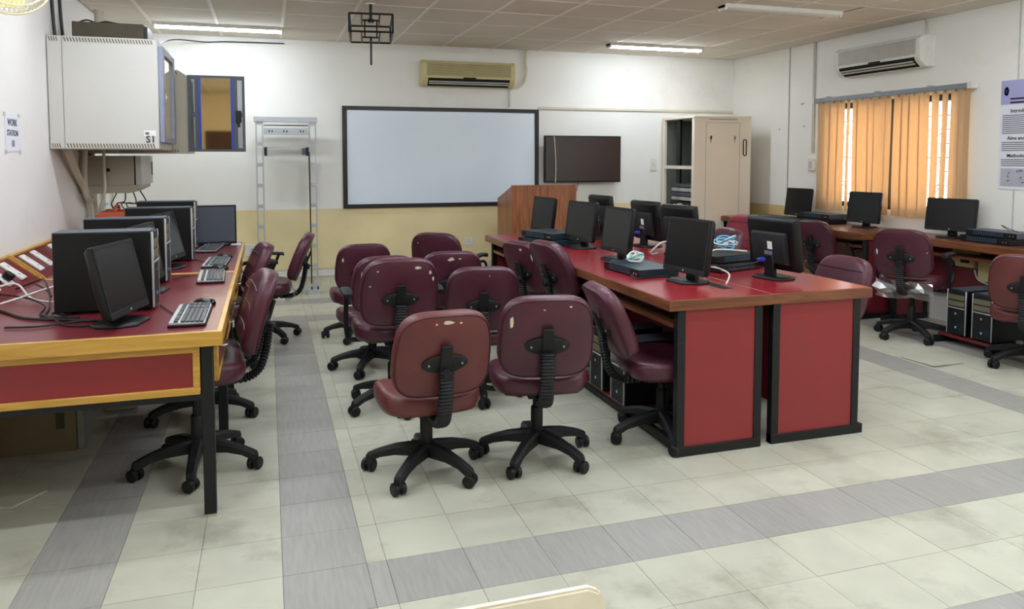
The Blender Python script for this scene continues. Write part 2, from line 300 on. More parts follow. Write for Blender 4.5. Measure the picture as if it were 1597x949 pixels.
# ------------------------------------------------------------------ left wall desks (yellow wood edging)
def left_desk(y0, y1, label, first):
    x0, x1, z = XL + .005, -.19, .79
    t = thing('wall_desk', label, 'desk', ((x0+x1)/2, (y0+y1)/2, 0), group='yellow edged desks on the left wall'); L = at(t)
    MB().b2(x0, x1-.022, y0+.022, y1-.022, z-.045, z).obj('tabletop', 'laminate_maroon', t, L, smooth=0)
    MB().b2(x0, x1, y0, y0+.022, z-.06, z+.001).obj('edge_strip', 'wood_yellow_x', t, L, bevel=.002)
    MB().b2(x0, x1, y1-.022, y1, z-.06, z+.001).obj('edge_strip', 'wood_yellow_x', t, L, bevel=.002)
    MB().b2(x1-.022, x1, y0+.022, y1-.022, z-.06, z+.001).obj('edge_strip', 'wood_yellow_y', t, L, bevel=.002)
    # framed apron at the near end
    for ya in (y0+.035, y1-.06):
        ap = MB().b2(x0+.02, x1-.09, ya+.006, ya+.02, .545, .725).obj('apron_panel', 'panel_red', t, L, smooth=0)
        MB().b2(x0+.02, x1-.09, ya-.006, ya+.02, .70, .73).b2(x0+.02, x1-.09, ya-.006, ya+.02, .525, .555).b2(x1-.118, x1-.09, ya-.006, ya+.02, .555, .70).b2(x0+.02, x0+.05, ya-.006, ya+.02, .555, .70).obj('apron_frame', 'wood_yellow_x', ap, bevel=.003)
    # drawers along the aisle side
    n = 3; w_ = (y1-y0-.2)/n
    for k in range(n):
        a = y0+.1+k*w_
        d = MB().b2(x1-.05, x1-.028, a+.012, a+w_-.012, .565, .72).obj('drawer', 'laminate_maroon', t, L, smooth=0)
        MB().b2(x1-.052, x1-.022, a+.004, a+.026, .556, .73).b2(x1-.052, x1-.022, a+w_-.026, a+w_-.004, .556, .73).b2(x1-.052, x1-.022, a+.026, a+w_-.026, .556, .576).obj('drawer_frame', 'wood_yellow_y', d, bevel=.002)
        ym = a+w_/2; MB().tube(smooth_path([(x1-.025, ym-.045, .66), (x1+.004, ym-.035, .66), (x1+.004, ym+.035, .66), (x1-.025, ym+.045, .66)], 4), .004, 6).obj('handle', 'chrome', d)
    for ya in (y0+.035, y1-.075): MB().b2(x0+.02, x1-.06, ya, ya+.04, .50, .525).obj('under_rail', 'black_steel', t, L, smooth=0)
    for (lx, ly) in ((x1-.063, y0+.06), (x1-.063, (y0+1.07 if first else y1-.3)), (x0+.06, y0+.06), (x0+.06, y1-.1)):
        lg = MB().b2(lx-.024, lx+.024, ly-.024, ly+.024, .012, .73).obj('leg', 'black_steel', t, L, bevel=.003)
        MB().b2(lx-.024, lx+.024, ly-.024, ly+.024, 0, .012).obj('foot_cap', 'chrome', lg, smooth=0)
    # slanted socket board against the wall
    ang = math.atan2(.135, .16)
    rot = Matrix.Rotation(-ang, 3, 'Y')
    c = Vector((x0+.085, (y0+y1)/2, z+.072))
    bd = MB().prism([(x0, z), (x0+.20, z), (x0+.185, z+.012), (x0+.03, z+.135), (x0, z+.135)], y0+.01, y1-.01, lambda a, b, d: (a, d, b)).obj('socket_board', 'laminate_maroon', t, L, smooth=0)
    MB().b2(x0, x0+.034, y0+.01, y1-.01, z+.132, z+.146).obj('board_edge', 'wood_yellow_y', bd, bevel=.002)
    for ye in (y0+.01, y1-.03): MB().prism([(x0, z), (x0+.205, z), (x0+.19, z+.018), (x0+.034, z+.142), (x0, z+.142)], ye, ye+.02, lambda a, b, d: (a, d, b)).obj('board_end', 'wood_yellow_y', bd, smooth=0)
    sl = Vector((.155, 0, -.123)).normalized(); nr = Vector((.123, 0, .155)).normalized()
    M = Matrix((( sl.x, 0, nr.x), (sl.y, 1, nr.y), (sl.z, 0, nr.z)))
    ks = [y0+.28, y0+.85, y0+1.08, y0+1.30, y0+1.52] if first else [y0+.14, y0+.36, y0+.75, y0+1.1, y0+1.45]
    for k, yk in enumerate(ks):
        cc = Vector((x0+.03, yk, z+.135)) + sl*.09 + nr*.006
        pl = MB().box(cc, (.145, .085, .014), M).obj('socket_plate', 'white_plastic', bd, bevel=.004)
        MB().box(cc+sl*.035+nr*.008, (.012, .02, .004), M).box(cc-sl*.035+nr*.008, (.02, .016, .005), M).obj('socket_switch', 'trunk_grey', pl, smooth=0)
        if k in (2, 3) and first:
            p = cc+sl*.03+nr*.012
            pg = MB().box(p+nr*.018, (.05, .046, .036), M).obj('plug', 'black_plastic', pl, bevel=.006)
    return t
left_desk(3.31, 5.04, 'maroon topped desk with yellow wood edging, nearest on the left wall', True)
left_desk(5.05, 6.80, 'second maroon topped desk along the left wall, farther from the viewer', False)

# ------------------------------------------------------------------ centre tables (four pushed together)
def centre_table(x0, x1, y0, y1, label, side):
    z = .80
    t = thing('computer_table', label, 'table', ((x0+x1)/2, (y0+y1)/2, 0), group='red topped tables in the middle of the room'); L = at(t)
    tp = MB().b2(x0, x1, y0, y1, z-.056, z-.0015).obj('tabletop', 'wood_brown_y', t, L, bevel=.003)
    MB().b2(x0, x1, y0-.002, y0+.004, z-.055, z-.003).obj('front_edge_band', 'wood_brown_x', tp, smooth=0)
    MB().b2(x0+.005, x1-.005, y0+.005, y1-.005, z-.003, z).obj('laminate_sheet', 'laminate_red', tp, smooth=0)
    if y0 < 4 and side < 0: # cable slot
        sx = x1-.13 if side < 0 else x0+.1
        MB().b2(sx-.03, sx+.03, y0+.20, y0+.42, z-.002, z+.0006).obj('cable_slot', 'hole_black', tp, smooth=0)
    px0, px1 = (x0+.055, x1-.045) if side < 0 else (x0+.018, x1-.062)
    for ye in (y0+.012, y1-.052):
        pn = MB().b2(px0+.04, px1-.04, ye+.006, ye+.034, .045, z-.06).obj('end_panel', 'panel_red', t, L, smooth=0)
        for a, b in ((px0, px0+.045), (px1-.045, px1)): MB().b2(a, b, ye, ye+.04, 0, z-.056).obj('frame_post', 'black_steel', pn, bevel=.002)
        MB().b2(px0-(.0 if side < 0 else 0), px1+(.03 if side > 0 else 0), ye-.002, ye+.042, 0, .05).obj('frame_foot', 'black_steel', pn, bevel=.002)
    xm = x1-.05 if side < 0 else x0+.04
    MB().b2(xm-.01, xm+.01, y0+.06, y1-.06, .22, z-.06).obj('modesty_panel', 'laminate_maroon', t, L, smooth=0)
    xk0, xk1 = (x0+.06, x0+.36) if side < 0 else (x1-.36, x1-.06)
    ky = MB().b2(xk0, xk1, y0+.07, y1-.07, .645, .668).obj('keyboard_shelf', 'wood_brown_y', t, L, smooth=0)
    MB().b2(xk0+.1, xk0+.12, y0+.07, y1-.07, .668, z-.056).obj('shelf_runner', 'black_steel', ky, smooth=0)
    MB().b2(px0 if side < 0 else px1-.03, px0+.03 if side < 0 else px1, y0+.05, y1-.05, .03, .07).obj('foot_rail', 'black_steel', t, L, smooth=0)
    if side < 0:
        MB().b2(px0, px1, y0+.54, y0+1.25, .05, .08).obj('tower_shelf', 'laminate_maroon', t, L, smooth=0)
centre_table(1.868, 2.463, 3.298, 5.112, 'red topped table, front left of the block of four, with loose front chairs', -1)
centre_table(2.468, 3.105, 3.305, 5.112, 'red topped table, front right of the block of four', 1)
centre_table(1.868, 2.463, 5.118, 6.64, 'red topped table, back left of the block of four, in front of the lectern', -1)
centre_table(2.468, 3.105, 5.118, 6.64, 'red topped table, back right of the block of four', 1)

# ------------------------------------------------------------------ right wall desks
def right_desk(x0, y0, y1, label):
    z = .80; x1 = XR-.02
    t = thing('wall_desk', label, 'desk', ((x0+x1)/2, (y0+y1)/2, 0), group='brown desks under the window'); L = at(t)
    tp = MB().b2(x0, x1, y0, y1, z-.06, z-.001).obj('tabletop', 'wood_brown_y', t, L, bevel=.003)
    MB().b2(x0+.012, x1-.01, y0+.012, y1-.012, z-.004, z).obj('laminate_sheet', 'wood_brown_x', tp, smooth=0)
    for ye in (y0+.015, y1-.055):
        pn = MB().b2(x0+.08, x1-.04, ye+.006, ye+.034, .05, z-.06).obj('end_panel', 'laminate_maroon', t, L, smooth=0)
        for a in (x0+.04, x1-.05): MB().b2(a, a+.045, ye, ye+.04, 0, z-.06).obj('frame_post', 'black_steel', pn, bevel=.002)
        MB().b2(x0-.06, x1, ye-.004, ye+.044, 0, .05).obj('frame_foot', 'black_steel', pn, bevel=.002)
    ym = (y0+y1)/2
    MB().b2(x0+.05, x0+.095, ym-.02, ym+.02, .05, z-.06).obj('middle_leg', 'black_steel', t, L, bevel=.002)
    MB().b2(x1-.10, x1-.08, y0+.06, y1-.06, .30, z-.06).obj('modesty_panel', 'laminate_maroon', t, L, smooth=0)
    MB().b2(x0+.06, x0+.30, y0+.08, ym-.05, .655, .678).b2(x0+.06, x0+.30, ym+.05, y1-.08, .655, .678).obj('keyboard_shelf', 'wood_brown_y', t, L, smooth=0)
    MB().b2(x0+.04, x0+.08, y0+.05, y1-.05, .02, .06).obj('foot_rail', 'black_steel', t, L, smooth=0)
    return t
right_desk(5.43, 3.20, 5.62, 'brown wood edged desk under the window, nearer to the viewer')
right_desk(5.215, 5.68, 8.05, 'brown wood edged desk along the right wall, farther one')
t = thing('tower_stand', 'low black floor stand with red shelf under the right wall desk', 'stand', (5.40, 4.55, 0)); L = at(t)
MB().b2(5.22, 5.42, 4.28, 4.83, .055, .078).obj('shelf', 'laminate_maroon', t, L, smooth=0)
for y in (4.285, 4.80): MB().b2(5.17, 5.42, y, y+.03, 0, .055).obj('runner', 'black_steel', t, L, smooth=0)

# ------------------------------------------------------------------ computer towers
TW = {}
def tower_meshes():
    TW['body'] = MB().box((0, 0, .18), (.40, .17, .36)).mesh('case', 'black_plastic', .004, 1)
    TW['front'] = MB().box((.205, 0, .18), (.018, .162, .352)).mesh('front_panel', 'black_soft', .004)
    TW['strip'] = MB().box((.006, 0, .18), (.010, .007, .352)).mesh('silver_strip', 'silver', .002)
    TW['bar'] = MB().box((.216, 0, .215), (.006, .15, .008)).mesh('trim_bar', 'silver', .001)
    TW['bay'] = MB().box((.2145, 0, 0), (.004, .145, .04)).mesh('drive_bay', 'grille_dark', .001)
    TW['button'] = MB().cyl((.213, 0, 0), (.219, 0, 0), .009, n=12).mesh('power_button', 'chrome')
    TW['logo'] = MB().box((.2145, 0, 0), (.003, .016, .016)).mesh('badge', 'led_blue', .001)
    TW['top'] = MB().box((.0, 0, .3605), (.4, .166, .003)).mesh('top_cover', 'slate', 0, 1, 0)
    TW['foot'] = MB().box((0, 0, .0), (.03, .02, .01)).mesh('foot', 'black_soft', 0, 1, 0)
tower_meshes()
def tower(x, y, z, yaw, label, group):
    t = thing('computer_tower', label, 'computer', (x, y, z+.01), R(yaw), group)
    inst('case', TW['body'], t); f = inst('front_panel', TW['front'], t); inst('top_cover', TW['top'], t)
    for s in (-1, 1): inst('silver_strip', TW['strip'], t, (.204, s*.084, 0))
    inst('trim_bar', TW['bar'], f)
    for zz in (.30, .25): inst('drive_bay', TW['bay'], f, (0, 0, zz))
    inst('power_button', TW['button'], f, (0, 0, .17)); inst('badge', TW['logo'], f, (0, 0, .06))
    for sx in (-.15, .15):
        for sy in (-.06, .06): inst('foot', TW['foot'], t, (sx, sy, -.005))
    return t
g = 'black computer towers on the left desks'
tower(-.725, 3.945, .79, 0, 'black computer tower behind the front monitor, nearest on the left desks', g)
tower(-.765, 4.76, .79, 0, 'second black computer tower from the front on the left desks', g)
tower(-.71, 5.70, .79, 0, 'third black computer tower from the front on the left desks', g)
tower(-.755, 6.485, .79, 0, 'farthest black computer tower on the left desks, beside the grey screen', g)
g = 'black computer towers on the floor'
tower(2.115, 4.25, .08, 180, 'black computer tower under the centre table, farther of the two', g)
tower(2.115, 3.95, .08, 180, 'black computer tower under the centre table, just behind the tucked in chair', g)
tower(5.43, 4.665, .078, 180, 'black computer tower under the right wall desk, left of the pair', g)
tower(5.43, 4.435, .078, 180, 'black computer tower under the right wall desk, right of the pair', g)

# ------------------------------------------------------------------ monitors
def monitor_set(w_, h, key):
    S = {}
    def rr(a, b, y, r=.012):
        return [Vector((sx*(a-r)+r*math.cos(q), y, sz*(b-r)+r*math.sin(q))) for sx, sz, q0 in ((1, 1, 0), (-1, 1, 90), (-1, -1, 180), (1, -1, 270)) for q in [R(q0+d) for d in (0, 45, 90)]]
    S['housing'] = MB().loft([rr(w_/2, h/2, -.014), rr(w_/2, h/2, .008), rr(w_/2-.012, h/2-.012, .026), rr(w_/2-.02, h/2-.02, .03)]).mesh('housing', 'black_plastic')
    S['screen'] = MB().box((0, -.0145, .008), (w_-.036, .003, h-.046)).mesh('screen', 'screen_off', 0, 1, 0)
    S['bezel'] = MB().b2(-w_/2+.004, w_/2-.004, -.017, -.013, h/2-.017, h/2-.004).b2(-w_/2+.004, w_/2-.004, -.017, -.013, -h/2+.004, -h/2+.03).b2(-w_/2+.004, -w_/2+.017, -.017, -.013, -h/2+.03, h/2-.017).b2(w_/2-.017, w_/2-.004, -.017, -.013, -h/2+.03, h/2-.017).mesh('bezel', 'black_soft', .001)
    S['hump'] = MB().loft([[Vector((sx*a, y, zc+sz*b)) for sx, sz in ((1, 1), (-1, 1), (-1, -1), (1, -1))] for a, b, y, zc in ((w_*.36, h*.30, .028, -.02), (w_*.36, h*.30, .045, -.02), (w_*.33, h*.26, .058, -.024))]).mesh('rear_hump', 'black_soft', .005, 2)
    S['sticker'] = MB().box((-.02, .0595, .0), (.035, .002, .045)).mesh('label_sticker', 'sticker', 0, 1, 0)
    S['sticker2'] = MB().box((-.005, .0595, -.045), (.06, .002, .022)).mesh('print_sticker', 'ink_grey', 0, 1, 0)
    S['logo'] = MB().box((0, -.018, -h/2+.016), (.008, .002, .008)).mesh('badge', 'silver', 0, 1, 0)
    S['neck'] = MB().loft([[Vector((sx*a, y0+sy*b, z)) for sx, sy in ((1, 1), (-1, 1), (-1, -1), (1, -1))] for a, b, y0, z in ((.04, .016, .03, .012), (.036, .015, .028, .05), (.034, .014, .038, .14))]).mesh('neck', 'black_plastic', .004)
    S['base'] = MB().loft([[Vector((x*k, y*k, z)) for x, y in ((-.07, -.10), (.07, -.10), (.115, -.04), (.115, .05), (.08, .09), (-.08, .09), (-.115, .05), (-.115, -.04))] for k, z in ((1, 0), (1, .008), (.94, .014))]).mesh('base', 'black_plastic', .002)
    return S
MON = {'sq': monitor_set(.378, .310, 'sq'), 'wide': monitor_set(.43, .285, 'wide')}
def monitor(x, y, z, face, label, group, kind='sq', tilt=8, roll=0, lift=.205, blue=False):
    """face: compass angle the screen looks to, clockwise from +Y"""
    S = MON[kind]; t = thing('computer_monitor', label, 'monitor', (x, y, z), R(180-face), group)
    inst('base', S['base'], t); inst('neck', S['neck'], t)
    h = inst('housing', S['housing'], t, (0, 0, lift), (R(-tilt), R(roll), 0))
    inst('screen', S['screen'], h); inst('bezel', S['bezel'], h); inst('rear_hump', S['hump'], h); inst('badge', S['logo'], h)
    inst('label_sticker', S['sticker'], h); inst('print_sticker', S['sticker2'], h)
    return t
g = 'flat monitors on the left desks'
monitor(-.615, 3.60, .79, 90+14, 'black square monitor tilted back on the near left desk, in front of the first tower', g, tilt=13, lift=.195)
monitor(-.62, 4.42, .79, 90+8, 'black monitor mostly hidden between the first and second towers', g, tilt=10)
monitor(-.62, 5.33, .79, 90+12, 'black monitor leaning between the second and third towers', g, tilt=14)
g = 'flat monitors on the centre tables'
monitor(2.25, 3.77, .80, 270-7, 'black square monitor at the front left corner of the centre tables, screen to the left', g)
monitor(2.285, 4.75, .80, 270-4, 'black monitor behind the switch with the bundled pale blue cable', g)
monitor(2.315, 5.46, .80, 270-12, 'black monitor beside the lectern end of the centre tables, next to the dark switch', g)
monitor(2.365, 6.45, .80, 270-9, 'farthest left black monitor, standing in front of the lectern', g, lift=.19)
monitor(2.80, 3.74, .80, 90-9, 'black monitor seen from behind at the front right of the centre tables', g)
monitor(2.83, 4.85, .80, 90-9, 'black monitor seen from behind, just behind the front left corner monitor', g)
monitor(2.85, 5.40, .80, 90-6, 'black monitor seen from behind with a blue plug at its back, mid table', g)
monitor(2.765, 6.06, .80, 90-5, 'farthest black monitor seen from behind, right of the lectern', g, lift=.22)
g = 'flat monitors on the right wall desks'
monitor(5.69, 5.17, .80, 270-16, 'wide black monitor beside the switch on the near right desk', g, 'wide', lift=.20)
monitor(5.70, 6.20, .80, 270-9, 'black monitor in front of the middle of the blind', g, lift=.20)
monitor(5.70, 7.20, .80, 270-6, 'farthest black monitor on the right desks, beside the blind edge', g, lift=.20)
# the slate screen standing at the far end of the left desks
t = thing('flat_screen', 'grey blue flat screen facing the viewer at the far end of the left desks', 'monitor', (-.435, 6.62, .79), R(4))
MB().box((0, 0, .165), (.37, .022, .315)).obj('housing', 'black_plastic', t, bevel=.004)
MB().box((0, -.012, .170), (.345, .004, .285)).obj('screen', 'screen_blue', t, smooth=0)
MB().box((0, -.0115, .328), (.37, .024, .008)).obj('top_trim', 'silver', t, smooth=0)
MB().box((0, .03, .006), (.22, .14, .012)).obj('base', 'black_plastic', t, bevel=.003)

# ------------------------------------------------------------------ keyboards and mice
KB = {}
KB['base'] = MB().loft([[Vector((x, y, z)) for x, y in ((-.22, -.075), (.22, -.075), (.22, .075), (-.22, .075))] for z in (0, .012)]).mesh('base', 'black_plastic', .003)
KB['deck'] = MB().prism([(-.07, .012), (.07, .012), (.07, .022), (-.07, .016)], -.216, .216, lambda a, b, d: (d, a, b)).mesh('deck', 'silver', .001)
kb = MB()
for r_ in range(6):
    yy = -.058 + r_*.0185 + (.008 if r_ == 5 else 0); zz = .018 + r_*.0009
    for c_ in range(21):
        xx = -.205 + c_*.0205
        if c_ in (14, 18) or (r_ == 5 and c_ % 5 == 1): continue
        if r_ == 0 and 4 <= c_ <= 8: continue
        kb.box((xx, yy, zz+.003), (.0165, .0155, .008))
kb.box((-.205+6*.0205, -.058, .021), (.098, .0155, .008))
KB['keys'] = kb.mesh('keys', 'key_grey', 0, 1, 0)
MOUSE = MB().loft([[Vector((.031*k*math.cos(q*math.pi/8), .055*k*math.sin(q*math.pi/8), z)) for q in range(16)] for k, z in ((.9, 0), (1, .008), (.95, .018), (.75, .028), (.4, .034))]).mesh('mouse', 'black_gloss')
def keyboard(x, y, z, rz, label, group):
    t = thing('keyboard', label, 'keyboard', (x, y, z), R(rz), group)
    inst('base', KB['base'], t); inst('deck', KB['deck'], t); tag(inst('keys', KB['keys'], t), kind='stuff')
def mouse(x, y, z, rz, label, group):
    tag(inst('mouse', MOUSE, None, (x, y, z), (0, 0, R(rz))), label, 'mouse', group)
g = 'keyboards on the left desks'
keyboard(-.335, 3.645, .79, 90, 'black and silver keyboard nearest the front corner of the left desk', g)
keyboard(-.325, 4.80, .79, 92, 'black and silver keyboard at the far end of the near left desk', g)
keyboard(-.335, 5.44, .79, 88, 'black and silver keyboard at the start of the second left desk', g)
keyboard(-.43, 6.30, .79, 85, 'black and silver keyboard in front of the grey blue screen', g)
mouse(-.30, 3.925, .79, 70, 'black mouse behind the nearest left keyboard', 'mice'); mouse(-.30, 5.735, .79, 80, 'black mouse behind the keyboard on the second left desk', 'mice'); mouse(-.345, 6.575, .79, 95, 'black mouse below the grey blue screen', 'mice')
mouse(-.30, 5.145, .79, 85, 'black mouse between the two middle left keyboards', 'mice')
tag(MB().b2(-.11, .11, -.06, .06, 0, .002).obj('paper_sheet', 'paper', None, (-.33, 6.63, .79), (0, 0, .1), smooth=0), 'white sheet of paper under the far left mouse', 'paper')
keyboard(5.66, 7.47, .80, 94, 'black keyboard on the far right desk beside the farthest monitor', 'right desk keyboard')

# ------------------------------------------------------------------ network switches
def netswitch(x, y, z, rz, dims, label, m='switch_teal', ears=True):
    dx, dy, dz = dims
    t = thing('network_switch', label, 'network switch', (x, y, z), R(rz), 'network switches and recorders')
    MB().box((0, 0, dz/2+.003), (dx, dy, dz)).obj('case', m, t, bevel=.002)
    f = MB().box((0, -dy/2-.002, dz/2+.003), (dx*.99, .006, dz*.94)).obj('front_panel', 'black_plastic', t, bevel=.001)
    n = 12; pb = MB()
    for r_ in (0, 1):
        for k in range(n): pb.box((-dx*.32+k*dx*.05, -dy/2-.0055, dz*.32+r_*dz*.38+.003), (dx*.036, .002, dz*.26))
    tag(pb.obj('ports', 'steel_blue', f, smooth=0), kind='stuff')
    for k in range(2): MB().cyl((dx*(.38+.06*k), -dy/2-.004, dz*.5), (dx*(.38+.06*k), -dy/2-.009, dz*.5), .006, n=10).obj('round_port', 'chrome', f)
    for sx in (-1, 1):
        for sy in (-1, 1): MB().cyl((sx*dx*.42, sy*dy*.38, 0), (sx*dx*.42, sy*dy*.38, .004), .008, n=8).obj('foot', 'black_soft', t)
    return t
netswitch(2.165, 4.18, .80, -86, (.42, .27, .045), 'slim dark network switch with pale blue cable bundle on the front left table')
netswitch(2.18, 5.81, .80, -72, (.44, .30, .042), 'lower dark switch of the stack at the far left table edge')
netswitch(2.20, 5.84, .846, -74, (.42, .28, .05), 'upper teal box of the stack at the far left table edge')
netswitch(2.76, 4.17, .80, 18, (.44, .26, .045), 'lower dark switch in the stack on the front right table', 'black_plastic')
netswitch(2.77, 4.20, .849, 14, (.42, .25, .045), 'upper dark switch under the blue cable on the front right table', 'black_plastic')
netswitch(5.68, 4.74, .80, -90, (.46, .22, .05), 'black switch with a row of ports on the near right desk, lower one', 'black_plastic')
netswitch(5.70, 4.70, .854, -90, (.46, .22, .045), 'dark switch stacked on top, on the near right desk', 'slate')
netswitch(5.68, 6.78, .80, -90, (.46, .24, .045), 'dark switch between the far and middle right monitors, lower one', 'black_plastic')
netswitch(5.70, 6.80, .849, -88, (.44, .24, .05), 'dark switch on top of another between the far and middle right monitors', 'slate')

# ------------------------------------------------------------------ back wall fittings
t = thing('whiteboard', 'large whiteboard with dark wooden frame on the back wall', 'whiteboard', (1.975, YB-.001, .92)); L = at(t)
x0, x1, z0, z1 = .81, 3.15, .925, 2.08
MB().b2(x0+.03, x1-.03, YB-.022, YB-.002, z0+.03, z1-.03).obj('board', 'whiteboard', t, L, smooth=0)
for a in ((x0, x1, z1-.045, z1), (x0, x1, z0, z0+.045), (x0, x0+.05, z0+.045, z1-.045), (x1-.05, x1, z0+.045, z1-.045)): MB().b2(a[0], a[1], YB-.034, YB-.001, a[2], a[3]).obj('frame_rail', 'board_frame', t, L, bevel=.003)

t = thing('television', 'dark flat television on the back wall beside the whiteboard', 'television', (3.70, YB-.06, 1.2)); L = at(t)
MB().b2(3.19, 4.20, YB-.13, YB-.09, 1.195, 1.765).obj('housing', 'black_plastic', t, L, bevel=.004)
MB().b2(3.205, 4.185, YB-.133, YB-.13, 1.215, 1.75).obj('screen', 'tv_screen', t, L, smooth=0)
MB().b2(3.5, 3.9, YB-.09, YB-.001, 1.35, 1.6).obj('wall_bracket', 'black_steel', t, L, smooth=0)
TV = t; cable('tv_cord', [(3.30, YB-.138, 1.78), (3.315, YB-.14, 1.68), (3.33, YB-.14, 1.4), (3.325, YB-.14, 1.2)], .005, 'cable_white', '', parent=TV).location = L
cable('tv_lead', [(3.66, YB-.05, 1.2), (3.65, YB-.03, 1.1), (3.60, YB-.03, .98), (3.58, YB-.03, .93)], .004, 'cable_black', 'thin dark lead hanging below the television')

def aircon(name_label, mbody, M):
    """wall air conditioner, local x along the wall, y out of the wall"""
    t = thing('air_conditioner', name_label, 'air conditioner'); t.matrix_world = M
    w_, h, d = 1.09, .28, .19
    MB().prism([(0, 0), (d*.62, 0), (d*.92, .05), (d, .10), (d, h-.03), (d-.03, h), (0, h)], -w_/2, w_/2, lambda a, b, q: (q, a, b)).obj('casing', mbody, t, bevel=.006, seg=2)
    for s in (-1, 1): MB().prism([(0, -.004), (d*.62, -.004), (d*.93, .048), (d+.004, .10), (d+.004, h-.03), (d-.03, h+.004), (0, h+.004)], s*(w_/2-.03), s*(w_/2+.008), lambda a, b, q: (q, a, b)).obj('end_cap', 'cream_plastic' if mbody == 'cream_plastic' else mbody, t, bevel=.006, seg=2)
    MB().b2(-w_/2+.045, w_/2-.045, d-.001, d+.0015, .108, h-.03).obj('intake_back', 'grille_dark', t, smooth=0)
    for k in range(12): MB().box((0, d+.004, .115+k*.0122), (w_-.09, .008, .0058)).obj('slat', mbody, t, smooth=0)
    MB().prism([(d*.60, -.004), (d*.96, .050), (d+.002, .080), (d*.9, .082), (d*.60, .016)], -w_/2+.06, w_/2-.06, lambda a, b, q: (q, a, b)).obj('outlet_slot', 'hole_black', t, smooth=0)
    for b_ in (.028, .048): MB().box((0, d*.70+b_*1.15, b_-.008), (w_-.14, .016, .007), Matrix.Rotation(R(30), 3, 'X')).obj('vane', 'trunk_grey', t, smooth=0)
    MB().b2(-.075, .075, d, d+.005, .082, .096).obj('badge', 'hole_black', t, smooth=0)
    return t
aircon('old cream air conditioner above the whiteboard on the back wall', 'cream_plastic_old', Matrix.Translation((2.245, YB, 2.325)) @ Matrix.Rotation(R(180), 4, 'Z'))
aircon('white air conditioner above the window on the right wall', 'white_plastic', Matrix.Translation((XR, 6.14, 2.345)) @ Matrix.Rotation(R(90), 4, 'Z'))
cable('drain_pipe', [(2.78, YB-.05, 2.335), (2.87, YB-.045, 2.34), (2.95, YB-.04, 2.40), (2.985, YB-.035, 2.52), (2.975, YB-.035, 2.65), (2.99, YB-.035, ZC)], .018, 'pipe_cream', 'cream pipe bending up from the back wall air conditioner to the ceiling', cat='pipe')
cable('power_lead', [(2.765, YB-.05, 2.33), (2.772, YB-.03, 2.27), (2.775, YB-.025, 2.10)], .013, 'trunk_grey', 'grey cable dropping from the air conditioner to the whiteboard top')
cable('ac_lead', [(XR-.03, 5.66, 2.61), (XR-.02, 5.68, 2.70), (XR-.02, 5.70, ZC)], .010, 'trunk_grey', 'grey cable from the right wall air conditioner up to the ceiling')
tag(MB().b2(3.15, 5.88, YB-.02, YB, 2.085, 2.115).obj('cable_duct', 'pipe_cream', bevel=.003), 'cream cable duct running from the whiteboard to the right corner', 'duct')
def plate(name, loc, size, label, axis='y', holes=1):
    t = thing(name, label, 'socket', loc)
    d = (size[0], .012, size[1]) if axis == 'y' else (.012, size[0], size[1])
    off = (0, -.006, 0) if axis == 'y' else (-.006 if loc[0] > 0 else .006, 0, 0)
    p = MB().box(off, d).obj('plate', 'white_plastic', t, bevel=.003)
    for k in range(3):
        q = (-.015+.015*k, 0, -.008 if k != 1 else .012)
        c = (q[0], -.013, q[2]) if axis == 'y' else (off[0]*2.1, q[0], q[2])
        MB().box(c, (.006, .003, .010) if axis == 'y' else (.003, .006, .010)).obj('socket_hole', 'hole_black', t, smooth=0)
plate('wall_socket', (2.275, YB, .505), (.095, .09), 'white double wall socket under the whiteboard on the mustard dado')
plate('light_switch', (4.72, YB, 1.41), (.085, .16), 'white switch plate between the television and the tall cabinet')
plate('wall_socket', (-.18, YB, .485), (.15, .13), 'cream socket box behind the metal rack at the back wall')
t = thing('switch_box', 'white switch box on the right wall conduit beside the blind', 'switch', (XR, 7.225, 1.42))
MB().b2(-.035, 0, -.045, .045, -.07, .07).obj('box', 'white_plastic', t, bevel=.004); MB().b2(-.045, -.035, -.025, .025, -.035, .035).obj('rocker', 'trunk_grey', t, bevel=.003)
for q in ((7.41, 2.12), (7.39, 1.86), (7.83, 1.84), (7.44, 2.115)): MB().cyl((XR-.003, q[0], q[1]), (XR+.002, q[0], q[1]), .010, n=8).obj('screw_hole', 'dust_grey', wr)

# ------------------------------------------------------------------ open metal rack at the back wall
t = thing('equipment_rack', 'open silver two post metal rack leaning at the back wall', 'rack', (.21, 8.62, 0)); L = at(t)
def rack_post(xa, xb):
    m = MB()
    m.b2(xa, xa+.014, 8.60, 8.64, .05, 1.88).b2(xb-.014, xb, 8.60, 8.64, .05, 1.88)
    for k in range(9): z = .09+k*.222; m.b2(xa+.014, xb-.014, 8.602, 8.612, z-.02, z+.02)
    return m.obj('rack_post', 'aluminium', t, L, smooth=0)
rack_post(-.115, -.035); rack_post(.435, .515)
MB().b2(-.13, .525, 8.59, 8.65, 1.88, 1.935).obj('top_rail', 'aluminium', t, L, bevel=.003)
MB().b2(-.03, .43, 8.612, 8.618, 1.84, 1.85).obj('top_bar', 'black_steel', t, L, smooth=0)
for a in (-.13, .40): MB().b2(a, a+.13, 8.55, 8.72, .0, .05).obj('rack_foot', 'aluminium', t, L, smooth=0)
MB().b2(-.13, .53, 8.60, 8.64, .05, .085).obj('bottom_rail', 'aluminium', t, L, smooth=0)
s1 = MB().b2(-.03, .43, 8.55, 8.60, 1.745, 1.815).obj('patch_panel', 'aluminium', t, L, bevel=.002)
for x in (.02, .05, .17, .2, .34, .37): MB().b2(x, x+.012, 8.547, 8.551, 1.77, 1.79).obj('slot', 'hole_black', s1, smooth=0)
s2 = MB().b2(-.03, .43, 8.58, 8.64, 1.515, 1.53).b2(-.03, .43, 8.58, 8.64, 1.60, 1.615).obj('shelf_unit', 'aluminium', t, L, smooth=0)
